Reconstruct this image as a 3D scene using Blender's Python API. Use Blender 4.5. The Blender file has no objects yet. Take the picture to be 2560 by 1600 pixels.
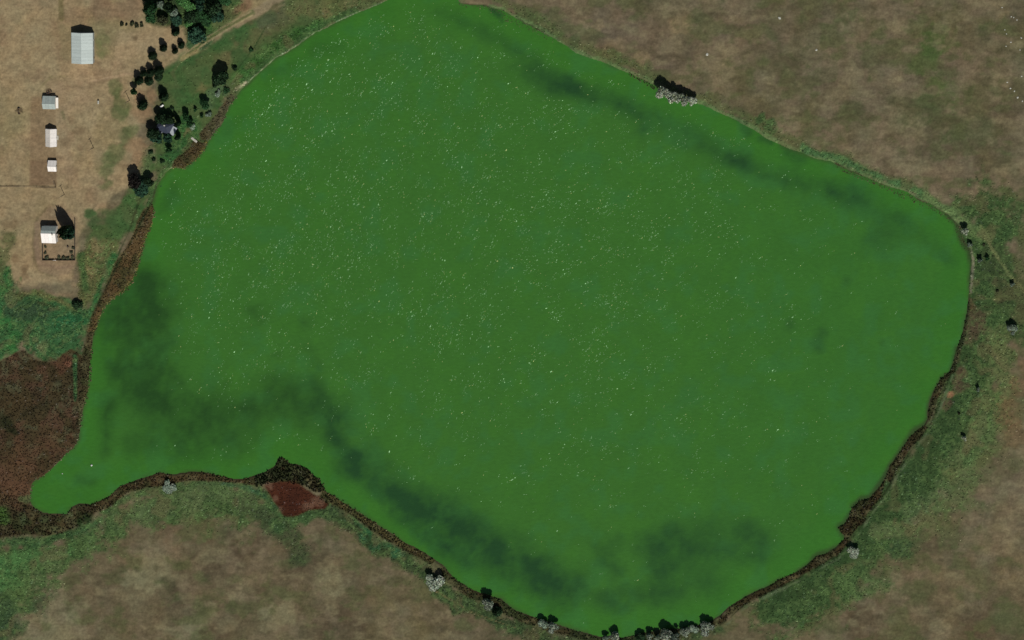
import bpy, math, random
import numpy as np
from mathutils import Vector, Matrix

rng = np.random.RandomState(7)
random.seed(7)
SC = bpy.context.scene
COL = SC.collection
S = 0.2                      # metres of ground per map unit (the map is 2560 x 1600 units)

# ------------------------------------------------------------------ camera (high oblique survey view, looking almost straight down)
DIST = 4000.0
TE, TN = 0.18, 0.15          # the viewpoint stands a little to the east and north of the lake
fwd = Vector((-TE, -TN, -1.0)).normalized()
right = Vector((1.0, 0.0, -TE)).normalized()          # perpendicular to fwd, no northing
right = (right - fwd * right.dot(fwd)).normalized()
up = right.cross(fwd).normalized()
CAMPOS = -fwd * DIST
cam_d = bpy.data.cameras.new('camera')
cam = bpy.data.objects.new('camera', cam_d)
COL.objects.link(cam)
cam_d.sensor_width = 36.0
cam_d.lens = 36.0 * DIST / (2560 * S)
cam_d.clip_start = 50.0
cam_d.clip_end = 30000.0
cam.matrix_world = Matrix.Translation(CAMPOS) @ Matrix((right, up, -fwd)).transposed().to_4x4()
SC.camera = cam

# ------------------------------------------------------------------ sky and sun
SUN_EL, SUN_AZ = 57.0, 155.0          # degrees; azimuth clockwise from north
world = bpy.data.worlds.new('World')
SC.world = world
world.use_nodes = True
wn = world.node_tree
sky = wn.nodes.new('ShaderNodeTexSky')
sky.sky_type = 'NISHITA'
sky.sun_disc = False
sky.sun_elevation = math.radians(SUN_EL)
sky.sun_rotation = math.radians(SUN_AZ)
bg = wn.nodes['Background']
wn.links.new(sky.outputs[0], bg.inputs[0])
bg.inputs[1].default_value = 0.05
sl = bpy.data.lights.new('sun', 'SUN')
sl.energy = 5.0
sl.angle = math.radians(0.5)
sl.color = (1.0, 0.965, 0.91)
sun = bpy.data.objects.new('sun', sl)
COL.objects.link(sun)
el, az = math.radians(SUN_EL), math.radians(SUN_AZ)
sdir = Vector((math.sin(az) * math.cos(el), math.cos(az) * math.cos(el), math.sin(el)))
sun.rotation_euler = sdir.to_track_quat('Z', 'Y').to_euler()
sun.location = (0, 0, 300)
SC.view_settings.view_transform = 'Standard'
SC.view_settings.look = 'None'
SC.view_settings.exposure = -0.45
SC.view_settings.gamma = 1.0
SC.view_settings.use_curve_mapping = False

# ------------------------------------------------------------------ helpers
R_, U_, F_, C_ = (np.array(v) for v in (right, up, fwd, CAMPOS))
def to_ground(px, py, z=0.0):
    """map units -> metres on the plane at height z (arrays allowed)"""
    px = np.asarray(px, float); py = np.asarray(py, float)
    a = (px - 1280) * S / DIST
    b = (800 - py) * S / DIST
    d = F_ + a[..., None] * R_ + b[..., None] * U_
    t = (z - C_[2]) / d[..., 2]
    return C_ + d * t[..., None]

def lin(c):
    c = np.asarray(c, float) / 255.0
    return np.where(c <= 0.04045, c / 12.92, ((c + 0.055) / 1.055) ** 2.4)
K = 1.06                     # what a white flat ground would show under this sun and sky
def alb(*c):
    return tuple(np.clip(lin(c) / K, 0, 0.85))

LAT = np.random.RandomState(3).rand(256, 256)
def vnoise(x, y, scale, seed=0):
    x = x / scale + seed * 17.31; y = y / scale + seed * 9.17
    xi = np.floor(x).astype(int); yi = np.floor(y).astype(int)
    fx = x - xi; fy = y - yi
    fx = fx * fx * (3 - 2 * fx); fy = fy * fy * (3 - 2 * fy)
    a = LAT[yi & 255, xi & 255]; b = LAT[yi & 255, (xi + 1) & 255]
    c = LAT[(yi + 1) & 255, xi & 255]; d = LAT[(yi + 1) & 255, (xi + 1) & 255]
    return (a + (b - a) * fx) * (1 - fy) + (c + (d - c) * fx) * fy
def fbm(x, y, scale, seed=0, octaves=4, gain=0.55):
    v = 0; amp = 1; tot = 0
    for i in range(octaves):
        v = v + amp * vnoise(x + i * 31.7, y - i * 12.3, scale, seed + i)
        tot += amp; amp *= gain; scale *= 0.5
    return v / tot           # 0..1 around 0.5
def sstep(a, b, x):
    t = np.clip((x - a) / (b - a), 0, 1)
    return t * t * (3 - 2 * t)

def mk_mesh(name, verts, faces, mat=None, cols=None, smooth=False, loops=None):
    """verts (n,3); faces (m,k) all of one size, or a list of mixed tuples"""
    me = bpy.data.meshes.new(name)
    if isinstance(faces, np.ndarray):
        n, m, k = len(verts), len(faces), faces.shape[1]
        me.vertices.add(n); me.vertices.foreach_set('co', np.asarray(verts, np.float32).ravel())
        me.loops.add(m * k); me.loops.foreach_set('vertex_index', faces.astype(np.int32).ravel())
        me.polygons.add(m)
        me.polygons.foreach_set('loop_start', np.arange(0, m * k, k, dtype=np.int32))
        me.polygons.foreach_set('loop_total', np.full(m, k, np.int32))
        me.polygons.foreach_set('use_smooth', np.full(m, smooth, bool))
        me.update(calc_edges=True)
    else:
        me.from_pydata([tuple(v) for v in verts], [], faces)
        if smooth: me.polygons.foreach_set('use_smooth', [True] * len(me.polygons))
    if cols is not None:
        at = me.attributes.new('Col', 'FLOAT_COLOR', 'POINT')
        c4 = np.ones((len(verts), 4), np.float32); c4[:, :3] = cols
        at.data.foreach_set('color', c4.ravel())
    if mat: me.materials.append(mat)
    return me
def link(name, me, parent=None, label=None, cat=None, group=None, kind=None):
    o = bpy.data.objects.new(name, me); COL.objects.link(o)
    if parent is not None: o.parent = parent
    if label: o['label'] = label
    if cat: o['category'] = cat
    if group: o['group'] = group
    if kind: o['kind'] = kind
    return o
def thing(name, label, cat, loc, rz=0.0, group=None):
    o = link(name, None, None, label, cat, group)
    o.empty_display_size = 0.5
    o.location = loc; o.rotation_euler = (0, 0, rz)
    return o

class MB:                     # small mesh builder
    def __init__(s): s.v = []; s.f = []
    def box(s, x0, x1, y0, y1, z0, z1):
        n = len(s.v)
        s.v += [(x, y, z) for z in (z0, z1) for y in (y0, y1) for x in (x0, x1)]
        s.f += [tuple(n + i for i in q) for q in ((0, 2, 3, 1), (4, 5, 7, 6), (0, 1, 5, 4), (2, 6, 7, 3), (0, 4, 6, 2), (1, 3, 7, 5))]
        return s
    def bar(s, a, b, r0, r1=None, n=6):
        a = Vector(a); b = Vector(b); r1 = r0 if r1 is None else r1
        d = (b - a).normalized(); x = d.orthogonal().normalized(); y = d.cross(x); k = len(s.v)
        for c, r in ((a, r0), (b, r1)):
            for i in range(n):
                t = 2 * math.pi * i / n
                s.v.append(tuple(c + (x * math.cos(t) + y * math.sin(t)) * r))
        for i in range(n):
            j = (i + 1) % n
            s.f.append((k + i, k + j, k + n + j, k + n + i))
        s.f.append(tuple(k + i for i in reversed(range(n)))); s.f.append(tuple(k + n + i for i in range(n)))
        return s
    def poly(s, pts):
        n = len(s.v); s.v += [tuple(p) for p in pts]; s.f.append(tuple(range(n, n + len(pts)))); return s
    def prism(s, pts, off):   # closed slab: polygon pts thickened by vector off
        n = len(s.v); m = len(pts); off = Vector(off)
        s.v += [tuple(p) for p in pts] + [tuple(Vector(p) + off) for p in pts]
        s.f.append(tuple(n + i for i in reversed(range(m)))); s.f.append(tuple(n + m + i for i in range(m)))
        for i in range(m):
            j = (i + 1) % m
            s.f.append((n + i, n + j, n + m + j, n + m + i))
        return s
    def make(s, name, mat, parent=None, **kw):
        return link(name, mk_mesh(name, s.v, s.f, mat), parent, **kw)

# ------------------------------------------------------------------ materials
def base_mat(name, rough=0.9, spec=0.2):
    m = bpy.data.materials.new(name); m.use_nodes = True
    b = m.node_tree.nodes['Principled BSDF']
    b.inputs['Roughness'].default_value = rough
    b.inputs['Specular IOR Level'].default_value = spec
    return m, m.node_tree, b
def noisy(nt, scale, detail=4.0, rough=0.6, stretch=None):
    tc = nt.nodes.new('ShaderNodeTexCoord'); mp = nt.nodes.new('ShaderNodeMapping'); nz = nt.nodes.new('ShaderNodeTexNoise')
    nt.links.new(tc.outputs['Object'], mp.inputs[0]); nt.links.new(mp.outputs[0], nz.inputs['Vector'])
    if stretch: mp.inputs['Scale'].default_value = stretch[0]; mp.inputs['Rotation'].default_value = stretch[1]
    nz.inputs['Scale'].default_value = scale; nz.inputs['Detail'].default_value = detail; nz.inputs['Roughness'].default_value = rough
    return nz
def mapr(nt, src, a, b, c, d):
    r = nt.nodes.new('ShaderNodeMapRange')
    nt.links.new(src, r.inputs[0])
    for i, v in zip((1, 2, 3, 4), (a, b, c, d)): r.inputs[i].default_value = v
    return r.outputs[0]
def mulcol(nt, col_out, fac_out):
    v = nt.nodes.new('ShaderNodeVectorMath'); v.operation = 'SCALE'
    nt.links.new(col_out, v.inputs[0]); nt.links.new(fac_out, v.inputs['Scale'])
    return v.outputs[0]
def rgb_out(nt, c):
    n = nt.nodes.new('ShaderNodeRGB'); n.outputs[0].default_value = (*c, 1); return n.outputs[0]
def attr_out(nt):
    a = nt.nodes.new('ShaderNodeAttribute'); a.attribute_name = 'Col'; return a.outputs['Color']

def earth_material():
    m, nt, b = base_mat('earth_and_grass', 0.95, 0.1)
    c = attr_out(nt)
    n1 = noisy(nt, 0.9, 6, 0.7); n2 = noisy(nt, 0.22, 5, 0.65, ((1.0, 2.2, 1.0), (0, 0, 0.35)))
    c = mulcol(nt, c, mapr(nt, n1.outputs[0], 0.28, 0.72, 0.76, 1.22))
    c = mulcol(nt, c, mapr(nt, n2.outputs[0], 0.3, 0.7, 0.85, 1.15))
    nt.links.new(c, b.inputs['Base Color'])
    bp = nt.nodes.new('ShaderNodeBump'); bp.inputs['Strength'].default_value = 0.5; bp.inputs['Distance'].default_value = 0.25
    nt.links.new(n1.outputs[0], bp.inputs['Height']); nt.links.new(bp.outputs[0], b.inputs['Normal'])
    return m
def water_material():
    m, nt, b = base_mat('green_algae_water', 0.22, 0.5)
    b.inputs['IOR'].default_value = 1.33
    c = attr_out(nt)
    n1 = noisy(nt, 0.35, 4, 0.6, ((1.0, 2.4, 1.0), (0, 0, -0.55)))
    n3 = noisy(nt, 0.07, 5, 0.6)
    c = mulcol(nt, c, mapr(nt, n1.outputs[0], 0.3, 0.7, 0.92, 1.08))
    c = mulcol(nt, c, mapr(nt, n3.outputs[0], 0.3, 0.7, 0.95, 1.05))
    nt.links.new(c, b.inputs['Base Color'])
    n2 = noisy(nt, 1.3, 3, 0.55, ((1.0, 2.0, 1.0), (0, 0, -0.55)))
    bp = nt.nodes.new('ShaderNodeBump'); bp.inputs['Strength'].default_value = 0.35; bp.inputs['Distance'].default_value = 0.15
    nt.links.new(n2.outputs[0], bp.inputs['Height']); nt.links.new(bp.outputs[0], b.inputs['Normal'])
    return m
def attr_material(name, rough=0.85, spec=0.15):
    m, nt, b = base_mat(name, rough, spec)
    nt.links.new(attr_out(nt), b.inputs['Base Color'])
    return m
def leaf_material(name, c):
    m, nt, b = base_mat(name, 0.85, 0.12)
    oi = nt.nodes.new('ShaderNodeObjectInfo')
    col = mulcol(nt, attr_out(nt), mapr(nt, oi.outputs['Random'], 0, 1, 0.8, 1.2))
    mx = nt.nodes.new('ShaderNodeVectorMath'); mx.operation = 'MULTIPLY'
    nt.links.new(col, mx.inputs[0]); mx.inputs[1].default_value = c
    nt.links.new(mx.outputs[0], b.inputs['Base Color'])
    return m
def flat_material(name, c, rough=0.8, spec=0.2, var=0.12, scale=1.5, metal=0.0, stretch=None):
    m, nt, b = base_mat(name, rough, spec)
    n = noisy(nt, scale, 5, 0.65, stretch)
    nt.links.new(mulcol(nt, rgb_out(nt, c), mapr(nt, n.outputs[0], 0.3, 0.7, 1 - var, 1 + var)), b.inputs['Base Color'])
    b.inputs['Metallic'].default_value = metal
    return m
def roof_material(name, c, var=0.08, stretch=((0.35, 3.0, 1.0), (0, 0, 0))):
    """painted corrugated sheet, weathered in streaks that run down the slope, each sheet a shade of its own"""
    m, nt, b = base_mat(name, 0.55, 0.3)
    n = noisy(nt, 0.8, 5, 0.6, stretch)
    oi = nt.nodes.new('ShaderNodeObjectInfo')
    c1 = mulcol(nt, rgb_out(nt, c), mapr(nt, n.outputs[0], 0.3, 0.7, 1 - var, 1 + var))
    c1 = mulcol(nt, c1, mapr(nt, oi.outputs['Random'], 0, 1, 0.93, 1.05))
    nt.links.new(c1, b.inputs['Base Color'])
    return m

M_EARTH = earth_material(); M_WATER = water_material()
M_TUFT = attr_material('grass_tufts'); M_REED = attr_material('dry_reeds'); M_GLINT = attr_material('pale_glint', 0.7)
M_BARK = flat_material('bark', (0.09, 0.07, 0.055), 0.95, 0.1, 0.3, 4)
M_WOOD = flat_material('weathered_wood', (0.20, 0.17, 0.13), 0.9, 0.1, 0.3, 3)
M_PALEWOOD = flat_material('bleached_planks', (0.42, 0.40, 0.34), 0.9, 0.1, 0.2, 3)
M_DARKWOOD = flat_material('dark_fence_wood', (0.055, 0.05, 0.045), 0.9, 0.1, 0.3, 3)
M_RUST = flat_material('rusty_iron', (0.10, 0.055, 0.035), 0.85, 0.2, 0.4, 5)
M_DARKIRON = flat_material('dark_iron', (0.03, 0.028, 0.026), 0.7, 0.3, 0.3, 5)
M_GLASS = flat_material('dark_window_glass', (0.03, 0.04, 0.05), 0.15, 0.5, 0.1, 1)
M_WHITE = flat_material('white_paint', (0.78, 0.77, 0.73), 0.6, 0.3, 0.06, 2)
M_STONE = flat_material('pale_stone', (0.42, 0.42, 0.36), 0.9, 0.15, 0.25, 3)

# ------------------------------------------------------------------ lake outline (map units)
LAKE = [(1140,-6),(1153,8),(1180,11),(1212,12),(1225,17),(1260,27),(1290,45),(1330,65),(1370,88),(1398,105),(1440,130),(1480,146),(1510,157),(1540,168),(1570,182),(1605,196),(1640,215),(1665,232),(1700,248),(1740,258),(1760,262),(1785,277),(1815,288),(1850,305),(1886,325),(1910,341),(1950,360),(1970,370),(2000,380),(2030,393),(2080,405),(2120,425),(2160,441),(2185,452),(2220,466),(2262,478),(2290,496),(2330,512),(2370,536),(2397,560),(2404,590),(2412,610),(2424,622),(2429,660),(2425,700),(2422,740),(2415,790),(2404,835),(2393,870),(2384,905),(2376,930),(2352,945),(2337,975),(2325,1000),(2318,1030),(2320,1048),(2310,1065),(2290,1077),(2270,1100),(2250,1130),(2225,1165),(2212,1195),(2185,1235),(2172,1248),(2150,1250),(2131,1270),(2126,1290),(2110,1310),(2094,1319),(2104,1334),(2112,1345),(2090,1370),(2060,1384),(2040,1390),(2015,1415),(1990,1430),(1950,1446),(1915,1468),(1880,1483),(1850,1500),(1820,1518),(1800,1540),(1775,1556),(1740,1566),(1700,1572),(1650,1575),(1600,1585),(1575,1590),(1555,1594),(1535,1588),(1500,1592),(1470,1584),(1440,1576),(1395,1562),(1340,1546),(1290,1526),(1270,1514),(1255,1497),(1200,1482),(1170,1470),(1140,1450),(1110,1418),(1085,1397),(1050,1377),(1010,1355),(980,1335),(955,1321),(930,1303),(880,1271),(840,1245),(812,1226),(803,1207),(785,1190),(770,1171),(745,1162),(720,1158),(706,1142),(696,1146),(688,1165),(664,1181),(620,1194),(585,1197),(545,1189),(510,1181),(470,1180),(430,1188),(400,1181),(370,1190),(340,1201),(300,1216),(280,1234),(255,1249),(225,1262),(200,1259),(178,1268),(165,1285),(130,1285),(110,1283),(86,1270),(76,1255),(75,1225),(81,1207),(110,1186),(140,1161),(165,1136),(185,1120),(198,1095),(202,1060),(205,1030),(215,990),(222,950),(225,900),(230,850),(239,820),(246,795),(262,765),(290,737),(312,722),(326,705),(340,680),(350,640),(362,600),(375,570),(383,540),(380,515),(389,478),(394,462),(402,452),(415,431),(432,419),(460,420),(480,405),(497,390),(512,370),(521,350),(541,325),(555,310),(562,290),(575,260),(590,240),(603,222),(620,210),(634,195),(650,180),(670,162),(690,145),(720,128),(745,112),(765,96),(790,81),(812,71),(850,51),(880,37),(930,18),(975,-3),(1000,-30),(1060,-48),(1110,-36)]

STEP = 3.2
X0, X1, Y0, Y1 = -160, 2720, -160, 1760
NX = int((X1 - X0) / STEP) + 1; NY = int((Y1 - Y0) / STEP) + 1
gx = X0 + STEP * np.arange(NX); gy = Y0 + STEP * np.arange(NY)
GX, GY = np.meshgrid(gx, gy)

def seg_dist(X, Y, pts, closed):
    """distance to a polyline and inside flag for a polygon"""
    d2 = np.full(X.shape, 1e12); ins = np.zeros(X.shape, bool)
    n = len(pts)
    for i in range(n if closed else n - 1):
        x1, y1 = pts[i]; x2, y2 = pts[(i + 1) % n]
        dx, dy = x2 - x1, y2 - y1; L = dx * dx + dy * dy + 1e-9
        t = np.clip(((X - x1) * dx + (Y - y1) * dy) / L, 0, 1)
        np.minimum(d2, (X - x1 - t * dx) ** 2 + (Y - y1 - t * dy) ** 2, out=d2)
        if closed and y1 != y2:
            c = ((y1 > Y) != (y2 > Y)) & (X < (x2 - x1) * (Y - y1) / (y2 - y1) + x1)
            ins ^= c
    return np.sqrt(d2), ins
def upsample(a, shape):
    yi = np.linspace(0, a.shape[0] - 1, shape[0]); xi = np.linspace(0, a.shape[1] - 1, shape[1])
    y0 = np.minimum(yi.astype(int), a.shape[0] - 2); x0 = np.minimum(xi.astype(int), a.shape[1] - 2)
    fy = (yi - y0)[:, None]; fx = (xi - x0)[None]
    A = a[y0][:, x0]; B = a[y0][:, x0 + 1]; C = a[y0 + 1][:, x0]; D = a[y0 + 1][:, x0 + 1]
    return (A * (1 - fx) + B * fx) * (1 - fy) + (C * (1 - fx) + D * fx) * fy
hx = np.linspace(gx[0], gx[-1], NX // 2); hy = np.linspace(gy[0], gy[-1], NY // 2)
HX, HY = np.meshgrid(hx, hy)
d, ins = seg_dist(HX, HY, LAKE, True)
SD = upsample(np.where(ins, -d, d), (NY, NX))          # map units; negative over water
WX = (fbm(GX, GY, 70, 11, 4) - .5) * 34; WY = (fbm(GX, GY, 70, 15, 4) - .5) * 34
SDW = SD + (fbm(GX, GY, 26, 21, 3) - .5) * 6

# ------------------------------------------------------------------ ground colour: which plants and soil grow where
C = np.empty((NY, NX, 3)); LUSH = np.zeros((NY, NX))
TEX = fbm(GX, GY, 34, 5, 5, 0.65)
def box_slice(pts, pad):
    p = np.array(pts, float)
    i0 = max(0, int((p[:, 0].min() - pad - X0) / STEP)); i1 = min(NX, int((p[:, 0].max() + pad - X0) / STEP) + 2)
    j0 = max(0, int((p[:, 1].min() - pad - Y0) / STEP)); j1 = min(NY, int((p[:, 1].max() + pad - Y0) / STEP) + 2)
    return slice(j0, j1), slice(i0, i1)
def mask_of(pts, r, soft, warp=1.0, fill=False, tex=0.5):
    sl = box_slice(pts, r + soft + 30 * warp)
    X = GX[sl] + WX[sl] * warp; Y = GY[sl] + WY[sl] * warp
    if len(pts) == 1: pts = [pts[0], (pts[0][0] + .1, pts[0][1])]
    d, ins = seg_dist(X, Y, pts, fill)
    if fill: d = np.where(ins, -d, d)
    d = d + (TEX[sl] - .5) * soft * 2.2 * tex * 2
    return sl, 1 - sstep(r - soft * .5, r + soft * .5, d)
def paint(pts, r, soft, col, op=1.0, warp=1.0, fill=False, tex=0.5, lush=None):
    sl, m = mask_of(pts, r, soft, warp, fill, tex)
    m = m * op
    C[sl] += (lin(col) - C[sl]) * m[..., None]
    if lush is not None: LUSH[sl] += (lush - LUSH[sl]) * m
def blobs(lst, col, op, soft=None, lush=None, tex=0.7):
    for x, y, r in lst: paint([(x, y)], r, soft or r * .8, col, op, 1.0, False, tex, lush)

# dry prairie on the north-east and the south, tan stubble on the north-west
n_big = fbm(GX, GY, 190, 31, 4); n_mid = fbm(GX * .8, GY, 60, 41, 4); n_g = fbm(GX, GY, 130, 51, 5, 0.6)
C[:] = lin((101, 90, 70))
C += (lin((84, 81, 54)) - C) * (sstep(.42, .66, n_g) * .85)[..., None]
C += (lin((118, 108, 82)) - C) * (sstep(.56, .72, n_mid) * .6)[..., None]
C += (lin((92, 80, 66)) - C) * (sstep(.55, .7, n_big) * .6)[..., None]
paint([(-200,1330),(300,1200),(700,1150),(1200,1450),(1500,1600),(1700,1580),(1900,1480),(2200,1300),(2720,1250),(2720,1900),(-200,1900)], 0, 60, (92,83,61), .75, fill=True)
blobs([(480,1560,60),(150,1560,70),(370,1420,55),(590,1460,40),(340,1390,30),(700,1540,40),(820,1450,35),(60,1590,60)], (112,107,80), .8)
blobs([(580,1420,45),(450,1500,40),(620,1330,60),(540,1580,30),(850,1580,60),(760,1400,50)], (74,63,48), .6)
blobs([(330,1380,30),(520,1300,30),(640,1250,26),(430,1340,36),(440,1250,20)], (96,76,58), .5)
blobs([(305,1415,10),(508,1525,13),(420,1455,14),(520,1445,12),(585,1505,14),(455,1410,12),(340,1420,7),(400,1420,9)], (62,62,42), .55)
blobs([(2410,1480,50),(2340,1420,35),(2480,1350,50),(2540,1420,40),(2360,1560,40)], (112,100,72), .5)
blobs([(2300,1350,55),(2150,1540,60),(2450,1560,60)], (78,64,48), .5)
blobs([(2340,110,40),(2310,150,45),(2350,230,50)], (66,84,42), .75)
blobs([(2330,300,60),(2270,260,40),(2120,290,30),(2440,330,50),(2200,190,25)], (76,80,52), .6)
blobs([(1900,20,40),(1990,110,40),(2060,200,30),(1640,110,30)], (82,74,56), .5)
blobs([(1540,120,25),(1500,60,20),(1600,150,22),(1480,80,18),(2240,200,20),(2500,30,20),(1700,60,26)], (128,112,82), .5)
q1 = fbm(GX * .7, GY, 38, 141, 4, .6); q2 = fbm(GX * .8, GY, 52, 151, 4, .6); q3 = fbm(GX * .55, GY, 26, 161, 3)
C += (lin((76,82,50)) - C) * (sstep(.5, .66, q1) * .6)[..., None]
C += (lin((111,99,78)) - C) * (sstep(.55, .68, q2) * .5)[..., None]
C += (lin((76,70,50)) - C) * (sstep(.56, .7, q3) * .45)[..., None]
C += (lin((120,112,84)) - C) * (sstep(.58, .72, 1 - q1) * .4)[..., None]
# farmyard and stubble field
NWF = [(-200,-200),(600,-200),(700,-10),(585,75),(480,138),(400,170),(355,260),(345,330),(355,400),(320,470),(230,540),(195,600),(180,700),(90,725),(50,720),(10,660),(-200,640)]
paint(NWF, 0, 22, (138,121,91), 1, .6, True, .4, 0)
m = mask_of(NWF, 0, 20, .6, True)
sl = m[0]
C[sl] += (lin((124,112,78)) - C[sl]) * (m[1] * sstep(.45, .7, n_g[sl]) * .6)[..., None]
C[sl] += (lin((122,100,76)) - C[sl]) * (m[1] * sstep(.5, .7, n_mid[sl]) * .55)[..., None]
fleck = fbm(GX, GY, 7, 77, 2)
C[sl] *= (1 + m[1] * (fleck[sl] - .5) * .35)[..., None]
paint([(240,0),(360,0),(380,20),(350,45),(240,50),(230,20)], 0, 20, (118,98,76), .7, .4, True)
paint([(300,75),(430,95),(380,130),(290,150),(280,120)], 0, 14, (146,128,98), .7, .4, True)
blobs([(335,93,9)], (106,90,66), .9)
paint([(154,-20),(156,46)], 6, 5, (106,96,64), .85, .15)
paint([(147,46),(142,140),(150,160)], 1, 3, (112,98,70), .6, .1)
paint([(138,60),(150,42),(290,42),(298,60),(296,80),(287,100),(285,148)], 1, 4, (112,98,72), .5, .15)
paint([(150,60),(280,55),(280,140),(150,150)], 0, 16, (124,113,82), .6, .3, True)
blobs([(252,92,14),(250,120,14),(248,135,10),(245,105,10)], (98,104,66), .5)
paint([(200,165),(210,240)], 26, 30, (150,129,100), .6, .6)
paint([(150,230),(165,420)], 22, 30, (142,122,96), .5, .6)
paint([(80,240),(140,240),(145,460),(75,460)], 0, 5, (122,103,78), .75, .1, True, .1)
paint([(78,400),(142,400),(142,462),(77,462)], 0, 5, (112,92,70), .7, .05, True, .1)
paint([(-20,464),(80,465),(141,467),(138,452)], 1.0, 2.4, (70,58,40), .9, .08)
blobs([(290,215,18),(305,250,22),(300,280,16),(330,330,16),(315,345,18),(295,375,20),(280,400,16),(270,430,20),(265,460,16),(340,200,12),(295,225,12)], (84,92,56), .7)
blobs([(225,524,13),(236,522,8)], (66,84,48), .95, 8)
paint([(160,280),(164,295)], 3, 5, (96,92,62), .7, .2)
blobs([(175,350,14),(190,300,12),(205,320,12),(210,365,8)], (112,92,68), .5)
blobs([(350,235,20),(385,240,22),(360,280,20),(345,370,26),(340,400,16)], (134,108,80), .7)
for p in [[(475,135),(400,170),(330,182),(270,193),(215,205)]]:
    paint(p, 2.2, 4, (154,132,104), .7, .1); 
    paint([(x, y - 9) for x, y in p], 1.2, 3, (150,130,102), .45, .1)
paint([(95,225),(130,190),(170,188)], 1, 4, (104,96,62), .5, .2)
# yard round the lower house, with the mown ring
paint([(150,515),(115,520),(93,545),(84,590),(86,650),(100,680),(140,690),(175,683),(192,655),(196,600),(194,540)], 0, 4, (126,108,84), .85, .1, True, .1)
paint([(118,520),(95,545),(85,590),(87,645),(98,676),(130,688)], 3.2, 5, (100,90,62), .65, .08)
paint([(96,560),(92,610),(100,655),(140,668),(180,664)], 6, 8, (124,104,84), .7, .08)
blobs([(70,680,12),(40,640,10),(20,565,14),(70,665,9)], (112,92,66), .6)
paint([(10,690),(60,700),(180,690),(185,730),(60,735)], 8, 20, (146,122,92), .5, .5)
# lawn between house and lake, north-west shore
LAWN = [(740,-30),(800,-30),(960,-20),(860,40),(800,70),(745,105),(690,140),(640,185),(600,215),(575,240),(545,310),(500,360),(440,410),(395,445),(375,500),(340,570),(300,600),(215,600),(230,560),(280,540),(320,490),(380,440),(385,380),(385,330),(400,270),(400,200),(430,165),(500,130),(600,75),(690,30)]
paint(LAWN, 0, 18, (68,84,47), 1, .5, True, .5, .12)
paint([(560,150),(610,110),(660,70),(700,40)], 22, 26, (92,88,58), .6)
paint([(500,230),(540,180),(585,140)], 16, 22, (98,92,58), .7)
paint([(430,180),(480,220),(440,290)], 18, 24, (58,84,44), .8)
paint([(420,165),(500,130),(560,105),(640,65),(690,40)], 12, 14, (56,86,46), .7)
paint([(660,60),(720,30)], 16, 20, (74,76,58), .6)
blobs([(520,190,26),(560,120,20),(450,230,22),(480,150,16),(500,260,20),(620,90,20),(420,300,20),(340,520,26),(370,470,14),(540,250,22),(600,150,20)], (50,82,42), .75)
paint([(600,200),(650,150),(700,115),(760,80),(830,45),(900,15),(960,-10)], 17, 16, (56,96,46), .85, .5, lush=1.0)
paint([(640,160),(690,118),(740,85)], 10, 12, (42,70,30), .8, .6, lush=1)
paint([(740,20),(850,10),(900,-20)], 24, 26, (92,92,58), .8, lush=.5)
blobs([(880,10,14),(820,25,10)], (104,94,64), .6)
paint([(668,62),(640,115),(600,165),(590,180)], .9, 2.2, (40,62,30), .9, .1)
paint([(510,270),(550,230),(580,235)], 12, 14, (72,92,62), .8, lush=.7)
paint([(450,300),(470,330),(440,380),(420,400)], 22, 20, (44,82,42), .85, lush=.8)
paint([(470,325),(465,340)], 7, 8, (96,88,60), .8)
paint([(380,390),(360,450),(330,540),(280,590)], 14, 18, (60,86,46), .7, lush=.5)
paint([(245,545),(300,545),(330,560)], 22, 26, (58,84,46), .75)
paint([(282,600),(318,612),(312,608)], 1.2, 3, (38,58,30), .9, .2)
paint([(385,440),(350,500),(322,580),(295,640),(265,710),(235,775)], 2.2, 3.5, (36,52,26), .9, .1)  # shadow of bank and reeds, painted as a dark line
# rough ground south-west of the yard
paint([(225,595),(300,600),(290,660),(250,740),(215,770),(190,760),(195,690),(200,640)], 0, 16, (84,86,52), .95, .6, True, .6, .8)
blobs([(250,630,20),(240,600,12),(235,680,14),(215,650,8)], (118,104,72), .6)
paint([(290,640),(262,700),(235,760),(205,820)], 9, 12, (40,92,48), .85, .5, lush=1)
paint([(210,640),(215,720)], 10, 14, (54,82,44), .8, lush=1)
WM = [(-200,640),(0,640),(20,660),(60,725),(190,735),(230,770),(205,880),(180,880),(130,905),(100,900),(60,870),(0,905),(-200,930)]
paint(WM, 0, 20, (46,84,48), .95, .9, True, .9, 1.0)
blobs([(0,700,34),(10,790,34),(30,850,22),(-40,750,50),(20,880,18),(-90,820,70)], (48,102,50), .6, lush=1)
paint([(40,770),(110,790)], 22, 26, (48,66,46), .85, lush=1)
paint([(150,810),(190,800)], 20, 22, (32,84,50), .75, lush=1)
paint([(50,735),(150,745),(185,770)], 9, 14, (90,84,52), .8, lush=.5)
paint([(100,762),(130,764)], 5, 9, (54,60,34), .8)
blobs([(110,870,16),(90,855,10)], (98,100,68), .55, lush=.8)
blobs([(20,600,16),(5,640,18)], (78,84,52), .7, lush=.5)
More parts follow.
